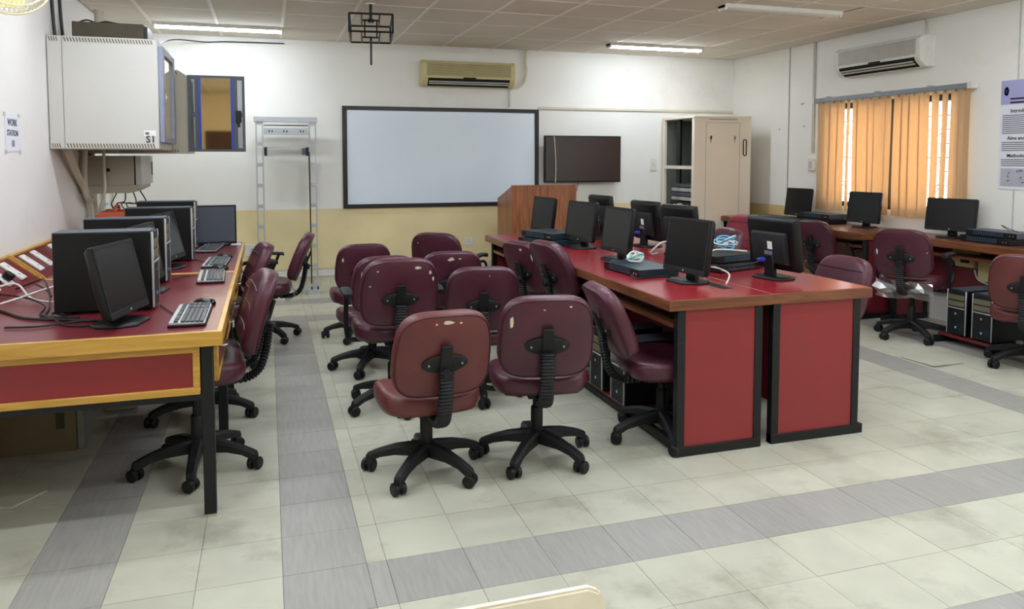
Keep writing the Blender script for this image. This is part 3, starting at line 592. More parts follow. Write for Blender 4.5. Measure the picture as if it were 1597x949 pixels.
MB().b2(-.03, .0, 8.57, 8.60, 1.52, 1.61).b2(.40, .43, 8.57, 8.60, 1.52, 1.61).obj('end_block', 'black_steel', s2, smooth=0)
MB().b2(.36, .40, 8.575, 8.58, 1.53, 1.60).obj('rocker_switch', 'slate', s2, smooth=0)
cable('rack_lead', [(.432, 8.585, 1.56), (.436, 8.585, 1.2), (.438, 8.59, .6), (.44, 8.59, .12)], .007, 'cable_black', 'black lead running down the right post of the metal rack')

# ------------------------------------------------------------------ tall cream cabinet with open side
t = thing('server_cabinet', 'tall cream server cabinet with open left side in the far right corner', 'cabinet', (5.20, 8.37, 0)); L = at(t)
cx0, cx1, cy0, cy1, cz = 4.83, 5.62, 8.0, 8.76, 2.0
MB().b2(cx0-.005, cx1, cy0-.005, cy1, cz-.03, cz).obj('roof', 'cabinet_cream', t, L, bevel=.004)
pn = MB().b2(cx0, cx1, cy0, cy0+.02, .05, cz-.03).obj('door', 'cabinet_cream', t, L, bevel=.003)
MB().b2(cx0+.16, cx0+.163, cy0-.002, cy0+.002, .1, cz-.08).b2(cx1-.163, cx1-.16, cy0-.002, cy0+.002, .1, cz-.08).b2(cx0+.16, cx1-.16, cy0-.002, cy0+.002, cz-.083, cz-.08).obj('panel_groove', 'dust_grey', pn, smooth=0)
MB().b2(cx0+.2, cx1-.2, cy0-.002, cy0+.002, cz-.048, cz-.04).obj('vent_slot', 'dust_grey', pn, smooth=0)
MB().tube([(cx1-.09+.022*math.cos(q*math.pi/8), cy0-.006, 1.62+(.075 if 0 <= q <= 8 else -.075)+.022*math.sin(q*math.pi/8)) for q in range(16)], .006, 6, closed=True).obj('oval_handle', 'black_steel', pn)
for x in (cx0+.22, cx1-.24): MB().b2(x, x+.022, cy0-.006, cy0, 1.72, 1.76).b2(x+.006, x+.012, cy0-.005, cy0, 1.68, 1.72).obj('lock', 'black_steel' if x < 5.2 else 'dust_grey', pn, smooth=0)
MB().b2(cx1-.02, cx1, cy0+.02, cy1, .05, cz-.03).b2(cx0+.02, cx1-.02, cy1-.02, cy1, .05, cz-.03).obj('back_and_side', 'cabinet_cream', t, L, smooth=0)
MB().b2(cx1-.03, cx1-.021, cy0+.03, cy1-.03, .06, cz-.04).b2(cx0+.03, cx1-.03, cy1-.032, cy1-.021, .06, cz-.04).b2(cx0+.03, cx1-.03, cy0+.021, cy0+.026, .06, cz-.04).obj('dark_inner_sheets', 'inner_dark_grey', t, L, smooth=0)  # grey green sheets added to darken the cabinet's inner faces
MB().b2(cx0, cx1, cy0, cy1, 0, .05).obj('plinth', 'black_steel', t, L, smooth=0)
MB().b2(cx0, cx0+.025, cy0+.02, cy0+.05, .05, cz-.03).b2(cx0, cx0+.03, cy1-.06, cy1, .05, cz-.03).b2(cx0, cx0+.02, cy0+.05, cy1-.06, 1.36, 1.40).obj('side_frame', 'cabinet_cream', t, L, smooth=0)
MB().b2(cx0+.08, cx0+.11, cy1-.30, cy1-.22, .05, cz-.03).obj('inner_post', 'black_steel', t, L, smooth=0)
for k in range(4): MB().b2(cx0+.08, cx1-.15, cy0+.1, cy1-.1, .97+k*.055, 1.012+k*.055).obj('patch_unit', 'slate' if k % 2 else 'aluminium', t, L, smooth=0)
MB().b2(cx0+.06, cx1-.15, cy0+.08, cy1-.12, .84, .95).obj('server_unit', 'black_plastic', t, L, smooth=0)
MB().b2(cx0+.05, cx1-.15, cy0+.08, cy1-.08, .45, .80).obj('server_unit', 'slate', t, L, smooth=0)
for k in range(5): MB().cyl((cx0+.055, cy0+.14+k*.1, .90), (cx0+.064, cy0+.14+k*.1, .90), .022, n=10).obj('fan_vent', 'aluminium', t, L)
cable('rack_cable', [(cx0+.02, cy0+.30, .93), (cx0-.02, cy0+.34, .92), (cx0-.03, cy0+.42, .86), (cx0-.02, cy0+.46, .70), (cx0-.01, cy0+.46, .5)], .009, 'cable_white', 'white cable looping out of the tall cream cabinet')

# ------------------------------------------------------------------ lectern
t = thing('lectern', 'brown wood grain lectern with sloping top beside the centre tables', 'lectern', (2.79, 7.8, 0)); L = at(t)
lx0, lx1, ly0, ly1 = 2.43, 3.16, 7.60, 8.12
MB().b2(lx0, lx1, ly0, ly0+.025, .03, 1.21).obj('front_panel', 'wood_podium', t, L, bevel=.002)
for a in (lx0, lx1-.025): MB().prism([(ly0+.025, .03), (ly1, .03), (ly1, 1.05), (ly0+.025, 1.195)], a, a+.025, lambda p, q, d: (d, p, q)).obj('side_panel', 'wood_podium', t, L, smooth=0)
MB().prism([(ly0+.025, 1.175), (ly1, 1.03), (ly1, 1.05), (ly0+.025, 1.195)], lx0+.025, lx1-.025, lambda p, q, d: (d, p, q)).obj('sloping_top', 'wood_podium', t, L, smooth=0)
MB().b2(lx0+.025, lx1-.025, ly0+.03, ly1, .55, .57).obj('shelf', 'wood_podium', t, L, smooth=0)
MB().b2(lx0+.02, lx1-.02, ly0+.02, ly1, 0, .03).obj('plinth', 'black_steel', t, L, smooth=0)

# ------------------------------------------------------------------ hanging projector cage
t = thing('projector_cage', 'black steel projector cage hanging from the ceiling', 'bracket', (.85, 6.55, ZC), R(-7))
bx = .172; by = .30; za, zb = -.140, -.282
def barr(p, q, r=.008): return MB().tube([p, q], r, 4)
MB().cyl((0, 0, 0), (0, 0, -.01), .04, n=14).obj('ceiling_flange', 'white_plastic', t); MB().cyl((0, 0, 0), (0, 0, -.155), .013, n=10).obj('drop_pole', 'black_steel', t); MB().cyl((0, 0, -.13), (0, 0, -.158), .026, n=12).obj('collar', 'black_steel', t)
for sy in (-1, 1):
    for z in (za, zb): barr((-bx, sy*by, z), (bx, sy*by, z)).obj('long_bar', 'black_steel', t)
    for sx in (-1, 1): barr((sx*bx, sy*by, za), (sx*bx, sy*by, zb)).obj('upright', 'black_steel', t)
for sx in (-1, 1):
    for z in (za, zb): barr((sx*bx, -by, z), (sx*bx, by, z)).obj('side_bar', 'black_steel', t)
for x in (-.075, .07):
    for z in (za, zb): barr((x, -by, z), (x, by, z), .007).obj('cross_bar', 'black_steel', t)
barr((-.075, 0, za), (.07, 0, za), .007).obj('hanger_bar', 'black_steel', t)
for x in (-.05, .05): barr((x, 0, zb), (x, .0, za), .006).obj('hanger_strap', 'black_steel', t)
barr((-.075, 0, zb), (.07, 0, zb), .007).obj('hanger_bar', 'black_steel', t)
MB().cyl((0, .02, zb+.01), (0, .02, -.51), .009, n=8).obj('lower_rod', 'black_steel', t)

# ------------------------------------------------------------------ left wall cabinets
def vent_row(x0, x1, y, z, n, h=.03):
    m = MB(); dx = (x1-x0)/n
    for k in range(n): m.prism([(x0+k*dx, z-h/2), (x0+k*dx+dx*.45, z-h/2), (x0+k*dx+dx*.45-.5*dx, z+h/2), (x0+k*dx-.5*dx, z+h/2)], y-.0015, y+.001, lambda a, b, d: (a, d, b))
    return m
t = thing('wall_cabinet', 'large light grey network cabinet with glass door, nearest on the left wall', 'cabinet', (-1.1, 6.5, 1.56)); L = at(t)
ax0, ax1, ay0, ay1, az0, az1 = XL+.005, -.745, 6.12, 6.86, 1.56, 2.355
c = MB().b2(ax0, ax1, ay0, ay1, az0, az1).obj('casing', 'cabinet_grey', t, L, bevel=.006)
MB().b2(ax0+.093, ax0+.098, ay0-.001, ay0+.002, az0, az1).obj('panel_joint', 'dust_grey', c, smooth=0)
for zz in (az0+.025, az1-.025): tag(vent_row(ax0+.02, ax0+.08, ay0, zz, 4).obj('vent_slots', 'grille_dark', c, smooth=0), kind='stuff'); tag(vent_row(ax0+.115, ax1-.02, ay0, zz, 30).obj('vent_slots', 'grille_dark', c, smooth=0), kind='stuff')
dr = MB().b2(ax1+.002, ax1+.035, ay0+.0, ay0+.09, az0+.05, az1-.05).b2(ax1+.002, ax1+.035, ay1-.09, ay1, az0+.05, az1-.05).b2(ax1+.002, ax1+.035, ay0+.09, ay1-.09, az0+.05, az0+.09).b2(ax1+.002, ax1+.035, ay0+.09, ay1-.09, az1-.10, az1-.05).obj('door', 'door_frame_grey', t, L, bevel=.003)
MB().b2(ax1+.012, ax1+.018, ay0+.09, ay1-.09, az0+.09, az1-.10).obj('door_glass', 'tinted_glass', dr, smooth=0)
MB().b2(ax1+.035, ax1+.05, ay0+.045, ay0+.06, 1.90, 1.98).obj('door_lock', 'chrome', dr, bevel=.002)
MB().b2(ax1-.105, ax1-.025, ay0-.0015, ay0, az0+.095, az0+.135).obj('asset_sticker', 'sticker', c, smooth=0)
MB().b2(ax1-.095, ax1-.07, ay0-.0025, ay0-.001, az0+.105, az0+.125).obj('barcode', 'ink_grey', c, smooth=0)
lettering('cabinet_number', 'S1', .07, 'ink', c, (ax1-.06, ay0-.002, az0+.07), (R(90), 0, 0))
t = thing('equipment_box', 'dark brown box lying on top of the large grey wall cabinet', 'box', (-1.06, 6.32, az1)); L = at(t)
MB().b2(-1.31, -.845, 6.20, 6.48, az1, az1+.115).obj('case', 'dark_box', t, L, bevel=.003); MB().b2(-.845, -.82, 6.22, 6.46, az1, az1+.10).obj('front', 'black_plastic', t, L, smooth=0)
tag(MB().cyl((-1.20, 6.55, az1), (-1.20, 6.55, az1+.26), .03, n=14).cyl((-1.20, 6.55, az1+.24), (-1.20, 6.55, az1+.262), .036, n=14).obj('tube_roll', 'cabinet_beige_grey'), 'short pale tube standing behind the dark box on the cabinet', 'tube')
cable('box_wire', [(-1.27, 6.26, az1+.12), (-1.22, 6.25, az1+.135), (-1.16, 6.27, az1+.12), (-1.1, 6.26, az1+.13), (-1.02, 6.28, az1+.121)], .006, 'cable_black', 'thin dark wire lying on the dark box above the cabinet')
for x, yy, lb in ((XL+.012, 6.27, 'dark cable running down the left wall to the cabinet, nearer one'), (XL+.012, 6.50, 'dark cable running down the left wall behind the cabinet, farther one')):
    cable('wall_cable', [(x, yy, ZC), (x, yy+.02, 2.6), (x+.01, yy+.03, 2.357)], .012, 'cable_black', lb)
cable('ceiling_wire', [(-.78, 6.9, 2.36), (-.9, 7.6, 2.52), (-.85, 8.4, 2.68), (-.6, YB-.03, 2.72), (-.35, YB-.02, 2.735), (.2, YB-.02, 2.74)], .007, 'cable_black', 'thin dark wire curving from the cabinet up to the back wall')

t = thing('wall_cabinet', 'smaller grey network cabinet with its glass door swung open', 'cabinet', (-1.05, 7.3, 1.535)); L = at(t)
bx0, bx1, by0, by1, bz0, bz1 = XL+.005, -.635, 7.02, 7.62, 1.535, 2.19
c = MB().b2(bx0, bx1, by0, by0+.02, bz0, bz1).b2(bx0, bx1, by1-.02, by1, bz0, bz1).b2(bx0, bx0+.02, by0+.02, by1-.02, bz0, bz1).b2(bx0+.02, bx1, by0+.02, by1-.02, bz0, bz0+.02).b2(bx0+.02, bx1, by0+.02, by1-.02, bz1-.02, bz1).obj('casing', 'cabinet_beige_grey', t, L, smooth=0)
MB().prism([(bx0, bz1), (bx1, bz1), (bx1-.07, bz1+.045), (bx0, bz1+.045)], by0, by1, lambda a, b, d: (a, d, b)).obj('roof', 'cabinet_beige_grey', t, L, smooth=0)
for zz in (bz0+.02, bz1+.02): tag(vent_row(bx0+.3, bx1-.06, by0, zz, 22, .024).obj('vent_slots', 'grille_dark', c, smooth=0), kind='stuff')
dx0, dx1, dy = bx1+.004, -.175, by0-.005
zt, zb_ = bz1+.005, bz0+.015
def bars(xa, xb, za_, zb2, nx, nz):
    m = MB()
    for k in range(nx+1): x = xa+(xb-xa)*k/nx; m.b2(x-.0016, x+.0016, dy-.003, dy+.001, za_, zb2)
    for k in range(nz+1): z = za_+(zb2-za_)*k/nz; m.b2(xa, xb, dy-.003, dy+.001, z-.0016, z+.0016)
    return m
fr = MB().b2(dx0, dx0+.025, dy-.01, dy+.01, zb_, zt).b2(dx0+.055, dx0+.085, dy-.01, dy+.01, zb_, zt).b2(dx1-.095, dx1-.06, dy-.01, dy+.01, zb_, zt).b2(dx1-.022, dx1, dy-.01, dy+.01, zb_, zt)
for a, b in ((dx0+.025, dx0+.055), (dx1-.06, dx1-.022)):
    fr.b2(a, b, dy-.01, dy+.01, zb_, zb_+.03).b2(a, b, dy-.01, dy+.01, zt-.035, zt).b2(a, b, dy-.01, dy+.01, 1.845, 1.885)
fr.b2(dx0+.085, dx1-.095, dy-.01, dy+.01, zb_, zb_+.02).b2(dx0+.085, dx1-.095, dy-.01, dy+.01, zt-.02, zt)
dr = fr.obj('open_door', 'slate', t, L, smooth=0)
for a, b in ((dx0+.025, dx0+.055), (dx1-.06, dx1-.022)):
    for z0_, z1_ in ((zb_+.03, 1.845), (1.885, zt-.035)): tag(bars(a, b, z0_, z1_, 5, 34).obj('perforated_panel', 'slate', dr, smooth=0), kind='stuff')
MB().b2(dx0+.085, dx0+.105, dy-.012, dy+.012, zb_+.018, zt-.018).b2(dx1-.115, dx1-.095, dy-.012, dy+.012, zb_+.018, zt-.018).obj('blue_rail', 'blue_trim', dr, smooth=0)
MB().b2(dx0+.105, dx1-.115, dy-.004, dy+.004, zb_+.02, zt-.02).obj('door_glass', 'tinted_glass', dr, smooth=0)
MB().b2(dx1-.075, dx1-.03, dy-.022, dy-.008, 1.80, 1.90).b2(dx1-.06, dx1-.04, dy-.035, dy-.02, 1.76, 1.86).obj('lock_latch', 'black_steel', dr, bevel=.003)

t = thing('wall_cabinet', 'small beige grey cabinet hanging under the large one on the left wall', 'cabinet', (-1.2, 7.3, 1.21)); L = at(t)
ex0, ex1, ey0, ey1, ez0, ez1 = XL+.005, -.995, 7.0, 7.68, 1.27, 1.515
c = MB().b2(ex0, ex1-.06, ey0, ey1, ez0, ez1).obj('casing', 'cabinet_beige_grey', t, L, bevel=.003)
MB().prism([(ex0, ez0), (ex1-.03, ez0), (ex1-.03, ez0-.03), (ex1-.1, ez0-.065), (ex0, ez0-.065)], ey0, ey1, lambda a, b, d: (a, d, b)).obj('bottom_tray', 'cabinet_beige_grey', t, L, smooth=0)
MB().b2(ex1-.06, ex1-.05, ey0+.01, ey1-.01, ez0+.005, ez1).obj('door_gap_strip', 'hole_black', t, L, smooth=0)  # black strip standing in for the dark gap behind the door
dd = MB().b2(ex1-.05, ex1-.005, ey0, ey1, ez0, ez1).obj('door', 'cabinet_grey', t, L, bevel=.003); MB().b2(ex1-.005, ex1+.004, ey1-.1, ey1-.08, 1.34, 1.46).obj('door_pull', 'dust_grey', dd, smooth=0)
MB().b2(-1.26, -1.235, ey0-.002, ey0, 1.385, 1.41).obj('cable_hole', 'hole_black', c, smooth=0)
# trunking and pipes falling from the cabinets
for pts, r, lb in (([(XL+.06, 6.35, 1.56), (XL+.05, 6.6, 1.42), (XL+.045, 6.95, 1.25), (XL+.04, 7.15, 1.10), (XL+.04, 7.2, .82)], .028, 'thick cream cable sleeve slanting down the left wall from the large cabinet'),
                   ([(XL+.10, 6.75, 1.56), (XL+.08, 6.8, 1.40), (XL+.06, 6.94, 1.18), (XL+.05, 7.30, 1.12), (XL+.045, 7.36, .82)], .02, 'thinner cream cable sleeve crossing under the small cabinet'),
                   ([(-1.27, 6.96, 1.56), (-1.272, 6.965, 1.40), (-1.275, 6.965, 1.20), (-1.36, 7.05, .98), (-1.41, 7.1, .82)], .013, 'cream pipe running down in front of the small cabinet')):
    cable('cable_sleeve', pts, r, 'pipe_cream', lb)
for k, (y, r) in enumerate(((7.78, .014), (7.86, .010), (8.25, .012))): cable('wall_pipe', [(XL+.02, y, 1.24 if k < 2 else 1.4), (XL+.02, y, .80)], r, 'pipe_cream', ['cream vertical pipe left of the blue socket', 'thin cream vertical pipe above the blue socket', 'cream vertical pipe right of the blue socket on the left wall'][k], cat='pipe')
for k in range(4):
    y = 7.40 + .06*k
    cable('tangled_wire', [(-1.25+.05*k, y, 1.205), (-1.3+.08*k, y+.08, 1.13-.02*k), (-1.33+.03*k, y+.16, 1.08), (-1.30+.05*k, y+.2, 1.0-.03*k), (-1.25, y+.22, .85)], .0055, 'cable_black', ['first', 'second', 'third', 'fourth'][k] + ' thin black wire of the tangle below the small cabinet, counted from the viewer', 'wires under the small cabinet')
t = thing('wall_socket', 'blue rimmed wall socket with black plug beyond the desk towers', 'socket', (XL, 7.9, .99))
MB().b2(0, .012, -.17, .17, -.085, .085).obj('rim', 'socket_blue', t, bevel=.003); MB().b2(.012, .022, -.14, .16, -.06, .06).obj('plate', 'white_plastic', t, bevel=.003); MB().b2(.022, .07, -.02, .06, -.03, .03).obj('plug', 'black_plastic', t, bevel=.006)
t = thing('hand_tool', 'orange plastic tool case lying behind the far computer towers', 'case', (-1.11, 6.53, .79))
MB().b2(-.12, .10, -.22, .22, 0, .30).obj('body', 'orange_plastic', t, bevel=.02, seg=2); MB().tube(smooth_path([(0, -.08, .30), (0, -.06, .335), (0, .06, .335), (0, .08, .30)], 4), .012, 6).obj('grip', 'orange_plastic', t)

# work station sign
t = thing('paper_sign', 'white paper sign reading WORK STATION 10 on the left wall', 'sign', (XL, 5.31, 1.65))
s = MB().b2(.001, .003, -.135, .14, -.115, .105).obj('sheet', 'paper', t, smooth=0)
for tx, z, sz in (('WORK', .058, .058), ('STATION', -.005, .050), ('10', -.068, .058)): lettering('sign_text', tx, sz, 'ink', s, (.0036, 0, z), (R(90), 0, R(90)))
for sy in (-1, 1):
    for sz in (-.115, .105): MB().b2(.002, .004, sy*.135-.02, sy*.135+.02, sz-.012, sz+.012).obj('tape', 'trunk_grey', s, smooth=0)

# wall fan at the top left
t = thing('wall_fan', 'cream wire cage wall fan at the top left corner', 'fan', (XL, 4.40, 2.34))
MB().b2(0, .05, -.06, .06, -.16, -.02).obj('wall_mount', 'cream_plastic', t, bevel=.01); MB().cyl((.05, 0, -.08), (.16, 0, .10), .025, n=10).obj('arm', 'cream_plastic', t)
FM = Matrix.Translation((.245, -.05, .085)) @ Matrix.Rotation(R(-52), 4, 'Z') @ Matrix.Rotation(R(78), 4, 'Y')
def fmesh(m): m.v = [tuple(FM @ Vector(p)) for p in m.v]; return m
def circ(r, z, n=40): return [(r*math.cos(2*math.pi*k/n), r*math.sin(2*math.pi*k/n), z) for k in range(n)]
fmesh(MB().lathe([(.001, -.16), (.07, -.16), (.085, -.12), (.08, -.04), (.001, -.03)], 16)).obj('motor', 'cream_plastic', t)
gd = fmesh(MB().tube(circ(.235, 0), .006, 6, True).tube(circ(.21, .055), .0035, 5, True).tube(circ(.21, -.06), .0035, 5, True).tube(circ(.08, .085), .006, 6, True)).obj('guard_ring', 'cream_plastic', t)
m = MB()
for k in range(60):
    a = 2*math.pi*k/60; ca_, sa_ = math.cos(a), math.sin(a)
    m.tube([(r*ca_, r*sa_, z) for r, z in ((.08, .085), (.16, .08), (.21, .055), (.235, 0), (.21, -.06), (.12, -.08), (.07, -.08))], .0016, 4)
tag(fmesh(m).obj('guard_wires', 'cream_plastic', t), kind='stuff')
fmesh(MB().lathe([(.001, .095), (.06, .092), (.075, .085), (.075, .08), (.001, .08)], 20)).obj('guard_badge', 'wood_yellow_x', t)
for k in range(3):
    m = MB(); a = 2*math.pi*k/3
    rings = []
    for r_, w2, tw in ((.03, .03, .5), (.10, .075, .42), (.17, .085, .32), (.205, .06, .28)):
        pts = []
        for s_, zz in ((-1, .002), (1, .002), (1, -.002), (-1, -.002)):
            u = s_*w2; pts.append(Vector((r_*math.cos(a)-u*math.cos(tw)*math.sin(a), r_*math.sin(a)+u*math.cos(tw)*math.cos(a), u*math.sin(tw)+zz)))
        rings.append(pts)
    fmesh(m.loft(rings)).obj('blade', 'cream_plastic_old', t)

# things under the left desk
t = thing('cardboard_box', 'flat brown carton standing under the near left desk', 'box', (-1.19, 4.42, 0)); L = at(t)
c = MB().b2(-1.42, -.96, 4.34, 4.50, 0, .30).obj('carton', 'carton', t, L, bevel=.003); MB().b2(-1.05, -1.012, 4.336, 4.341, .12, .22).obj('hand_flap', 'dark_box', c, smooth=0)
MB().b2(-.959, -.925, 4.345, 4.53, .0, .295).obj('plastic_wrap', 'dust_grey', t, L, bevel=.006)
t = thing('wrapped_unit', 'small white unit wrapped in clear plastic under the left desk', 'box', (-.85, 5.0, 0)); L = at(t)
MB().b2(-.95, -.76, 4.955, 5.12, 0, .16).obj('unit', 'trunk_grey', t, L, bevel=.004); MB().b2(-.90, -.80, 4.952, 4.956, .09, .14).obj('label_sticker', 'carton', t, L, smooth=0)
MB().prism([(-.76, .005), (-.70, .17), (-.73, .19), (-.765, .16)], 4.96, 5.1, lambda a, b, d: (a, d, b)).obj('plastic_wrap', 'film', t, L, smooth=0)

# ------------------------------------------------------------------ vertical blind and poster on the right wall
t = thing('vertical_blind', 'beige vertical slat blind with grey headrail over the window', 'blind', (XR-.06, 6.14, .95)); L = at(t)
hr = MB().b2(XR-.085, XR-.03, 5.165, 7.13, 2.105, 2.15).obj('headrail', 'rail_grey', t, L, bevel=.004)
for a_, b_ in ((5.125, 5.167), (7.128, 7.14)): MB().b2(XR-.09, XR-.02, a_, b_, 2.10, 2.155).obj('rail_end', 'white_plastic', hr, smooth=0)
for y in (5.6, 6.25, 6.95): MB().b2(XR-.07, XR, y-.012, y+.012, 2.15, 2.165).obj('rail_clip', 'aluminium', hr, smooth=0)
IV = [(7.10, 6.895), (6.915, 6.78), (6.80, 6.672), (6.638, 6.602), (6.560, 6.48), (6.50, 6.345), (6.36, 6.262), (6.272, 6.120), (6.128, 6.040), (6.004, 5.900), (5.92, 5.805), (5.825, 5.695), (5.71, 5.582), (5.562, 5.488), (5.455, 5.384), (5.352, 5.262), (5.275, 5.15)]
for k, (a, b) in enumerate(IV):
    wd = a-b; skew = random.uniform(-.004, .004); dep = .004 if k % 2 else -.004
    m = MB(); n = 8; rings = []
    for i in range(n+1):
        z = 2.10-(2.10-.93)*i/n; f = i/n; ya, yb = b+skew*f, a+skew*f
        bow = .006*math.sin(f*3+k)
        rings.append([Vector((XR-.058+dep+bow, ya, z)), Vector((XR-.054+bow, (ya+yb)/2, z)), Vector((XR-.058-dep+bow, yb, z)), Vector((XR-.0588-dep+bow, yb, z)), Vector((XR-.0548+bow, (ya+yb)/2, z)), Vector((XR-.0588+dep+bow, ya, z))])
    sl = m.loft(rings).obj('slat', 'blind_fabric', t, L, smooth=0)
    MB().b2(XR-.062, XR-.050, (a+b)/2-.008, (a+b)/2+.008, 2.085, 2.108).obj('slat_hanger', 'brown_patch', sl, smooth=0)
t = thing('research_poster', 'lavender headed research poster on the right wall', 'poster', (XR, 4.45, 1.22)); L = at(t)
py0, py1, pz0, pz1 = 4.10, 4.905, 1.235, 2.14
s = MB().b2(XR-.006, XR-.001, py0, py1, pz0, pz1).obj('sheet', 'paper', t, L, smooth=0)
MB().b2(XR-.0075, XR-.006, py0, py1, pz1-.20, pz1).obj('header_band', 'paper_lavender', s, smooth=0)
MB().loft([[Vector((XR-.0085, 4.855+.022*k*math.cos(q*math.pi/6), pz1-.09+.038*k*math.sin(q*math.pi/6))) for q in range(12)] for k in (1, .6)]).obj('crest', 'ink', s, smooth=0)
MB().box((XR-.009, 4.855, pz1-.09), (.001, .016, .03)).obj('crest_shield', 'steel_blue', s, smooth=0)
RT = (R(90), 0, R(-90))
for tx, y, z, sz in (('Introduction', 4.70, 1.885, .045), ('Aims and Objectives', 4.66, 1.66, .042), ('Methodology', 4.72, 1.515, .042)): lettering('poster_heading', tx, sz, 'ink', s, (XR-.0085, y, z), RT)
m = MB()
for z in (1.985, 1.955): m.b2(XR-.008, XR-.006, 4.20, 4.82, z-.007, z+.007)
m.obj('author_lines', 'ink', s, smooth=0); m = MB()
for blk, n in ((1.85, 10), (1.625, 5), (1.482, 4)):
    for k in range(n): m.b2(XR-.0075, XR-.006, 4.14+random.uniform(0, .05) if k < n-1 else 4.6, 4.885, blk-k*.0165-.004, blk-k*.0165+.004)
tag(m.obj('text_lines', 'ink_grey', s, smooth=0), kind='stuff')
MB().b2(XR-.0075, XR-.006, 4.14, 4.885, 1.26, 1.41).obj('figure_panel', 'panel_grey', s, smooth=0); m = MB()
for k in range(22): y = random.uniform(4.16, 4.87); z = random.uniform(1.275, 1.395); m.box((XR-.008, y, z), (.0012, .022, .007), Matrix.Rotation(random.uniform(-1, 1), 3, 'X')).box((XR-.008, y, z), (.0012, .006, .016), Matrix.Rotation(random.uniform(-1, 1), 3, 'X'))
tag(m.obj('figure_marks', 'ink_grey', s, smooth=0), kind='stuff')

# ------------------------------------------------------------------ swivel chairs
CH = {}
def sgnpow(v, p): return math.copysign(abs(v)**p, v)
def back_outline(n=44):
    pts = []
    for k in range(n):
        a = 2*math.pi*k/n; c, s_ = math.cos(a), math.sin(a)
        e = 2/3.9 if s_ > 0 else 2/5.
        x = .226*sgnpow(c, e); z = .20+.20*sgnpow(s_, e)
        x *= 1 - .11*max(0, (z-.14)/.26)**1.5 - .05*max(0, (.12-z)/.12)
        pts.append((x, z))
    return pts
BO = back_outline()
def bring(k, y): return [Vector((x*k, y+.42*(x*k)**2-.10*(z-.2)**2, .2+(z-.2)*k)) for x, z in BO]
for key, mm in (('m', 'maroon'), ('f', 'maroon_faded'), ('r', 'maroon_red')):
    CH['back_'+key] = MB().loft([bring(.5, -.036), bring(.93, -.034), bring(.985, -.026), bring(1, -.012), bring(1, .012), bring(.97, .032), bring(.88, .045), bring(.6, .052), bring(.25, .054)]).mesh('backrest', mm, smooth=60)
    def sring(k, z, k2=1.):
        out = []
        for q in range(40):
            a = 2*math.pi*q/40; x = .235*sgnpow(math.cos(a), 2/3.4)*k; y = .225*sgnpow(math.sin(a), 2/3.4)*k
            out.append(Vector((x, y, z-.035*max(0, (y-.08)/.145)**2+.02*(x/.235)**2*(1 if z > -.05 else 0))))
        return out
    CH['seat_'+key] = MB().loft([sring(.80, -.088), sring(.95, -.082), sring(1, -.055), sring(1, -.032), sring(.965, -.012), sring(.88, 0), sring(.6, .004), sring(.25, .002)]).mesh('seat', mm, smooth=60)
CH['piping'] = MB().tube([p for p in bring(.972, -.031)], .003, 5, True).mesh('piping', 'maroon_dark')
m = MB()
for z in (.12, .215, .31): m.tube([(x, .053+.42*x*x-.10*(z-.2)**2-.10*(abs(x)/.2)**4*.12, z) for x in [-.19+.38*k/10 for k in range(11)]], .0035, 5)
CH['seam'] = m.mesh('seam', 'maroon_dark')
CH['pan'] = MB().loft([[Vector((x*k, y*k, z)) for x, y in ((-.18, -.17), (.18, -.17), (.18, .15), (-.18, .15))] for k, z in ((.8, -.105), (1, -.09), (1, -.08))]).box((0, -.02, -.115), (.12, .20, .03)).mesh('seat_pan', 'black_soft', .004)
CH['lever'] = MB().tube([(.05, .03, -.11), (.18, .05, -.115), (.24, .055, -.12)], .006, 6).mesh('lever', 'black_plastic')
oval = lambda a, b, y: [Vector((a*math.cos(q*math.pi/12), y+.42*(a*math.cos(q*math.pi/12))**2, b*math.sin(q*math.pi/12))) for q in range(24)]
CH['plate'] = MB().loft([oval(.105, .044, -.036), oval(.105, .044, -.044), oval(.095, .036, -.05)]).mesh('bracket_plate', 'black_soft')
CH['knob'] = MB().cyl((0, -.052, 0), (0, -.088, 0), .024, .020, 12).mesh('knob', 'black_soft')
CH['bolt'] = MB().cyl((0, -.048, 0), (0, -.055, 0), .005, n=8).mesh('bolt', 'dust_grey')
CH['bar'] = MB().box((0, -.056, .01), (.05, .016, .17)).mesh('height_bar', 'black_steel', .003)
def bellows():
    path = smooth_path([(0, -.342, .150), (0, -.334, .08), (0, -.318, 0), (0, -.290, -.075), (0, -.230, -.115), (0, -.13, -.118)], 10)
    rings = []; n = len(path)
    for i, p in enumerate(path):
        t_ = (path[min(i+1, n-1)] - path[max(i-1, 0)]).normalized(); a = Vector((1, 0, 0)); b = a.cross(t_)
        k = 1.04 if i % 2 else .76
        rings.append([p + a*(.034*k*sgnpow(math.cos(2*math.pi*j/14), .7)) + b*(.021*k*sgnpow(math.sin(2*math.pi*j/14), .7)) for j in range(14)])
    return MB().loft(rings).mesh('spine_bellows', 'black_soft', smooth=20)
CH['bellows'] = bellows()
CH['hub'] = MB().lathe([(.012, .075), (.04, .08), (.044, .11), (.036, .145), (.03, .15), (.012, .15)], 16).mesh('hub', 'black_soft')
CH['sleeve'] = MB().lathe([(.028, .13), (.028, .145), (.030, .15), (.030, .26), (.026, .265), (.010, .265)], 16).mesh('gas_sleeve', 'black_soft')
CH['piston'] = MB().lathe([(.021, .22), (.021, .36), (.034, .37), (.034, .40)], 14).mesh('gas_piston', 'black_plastic')
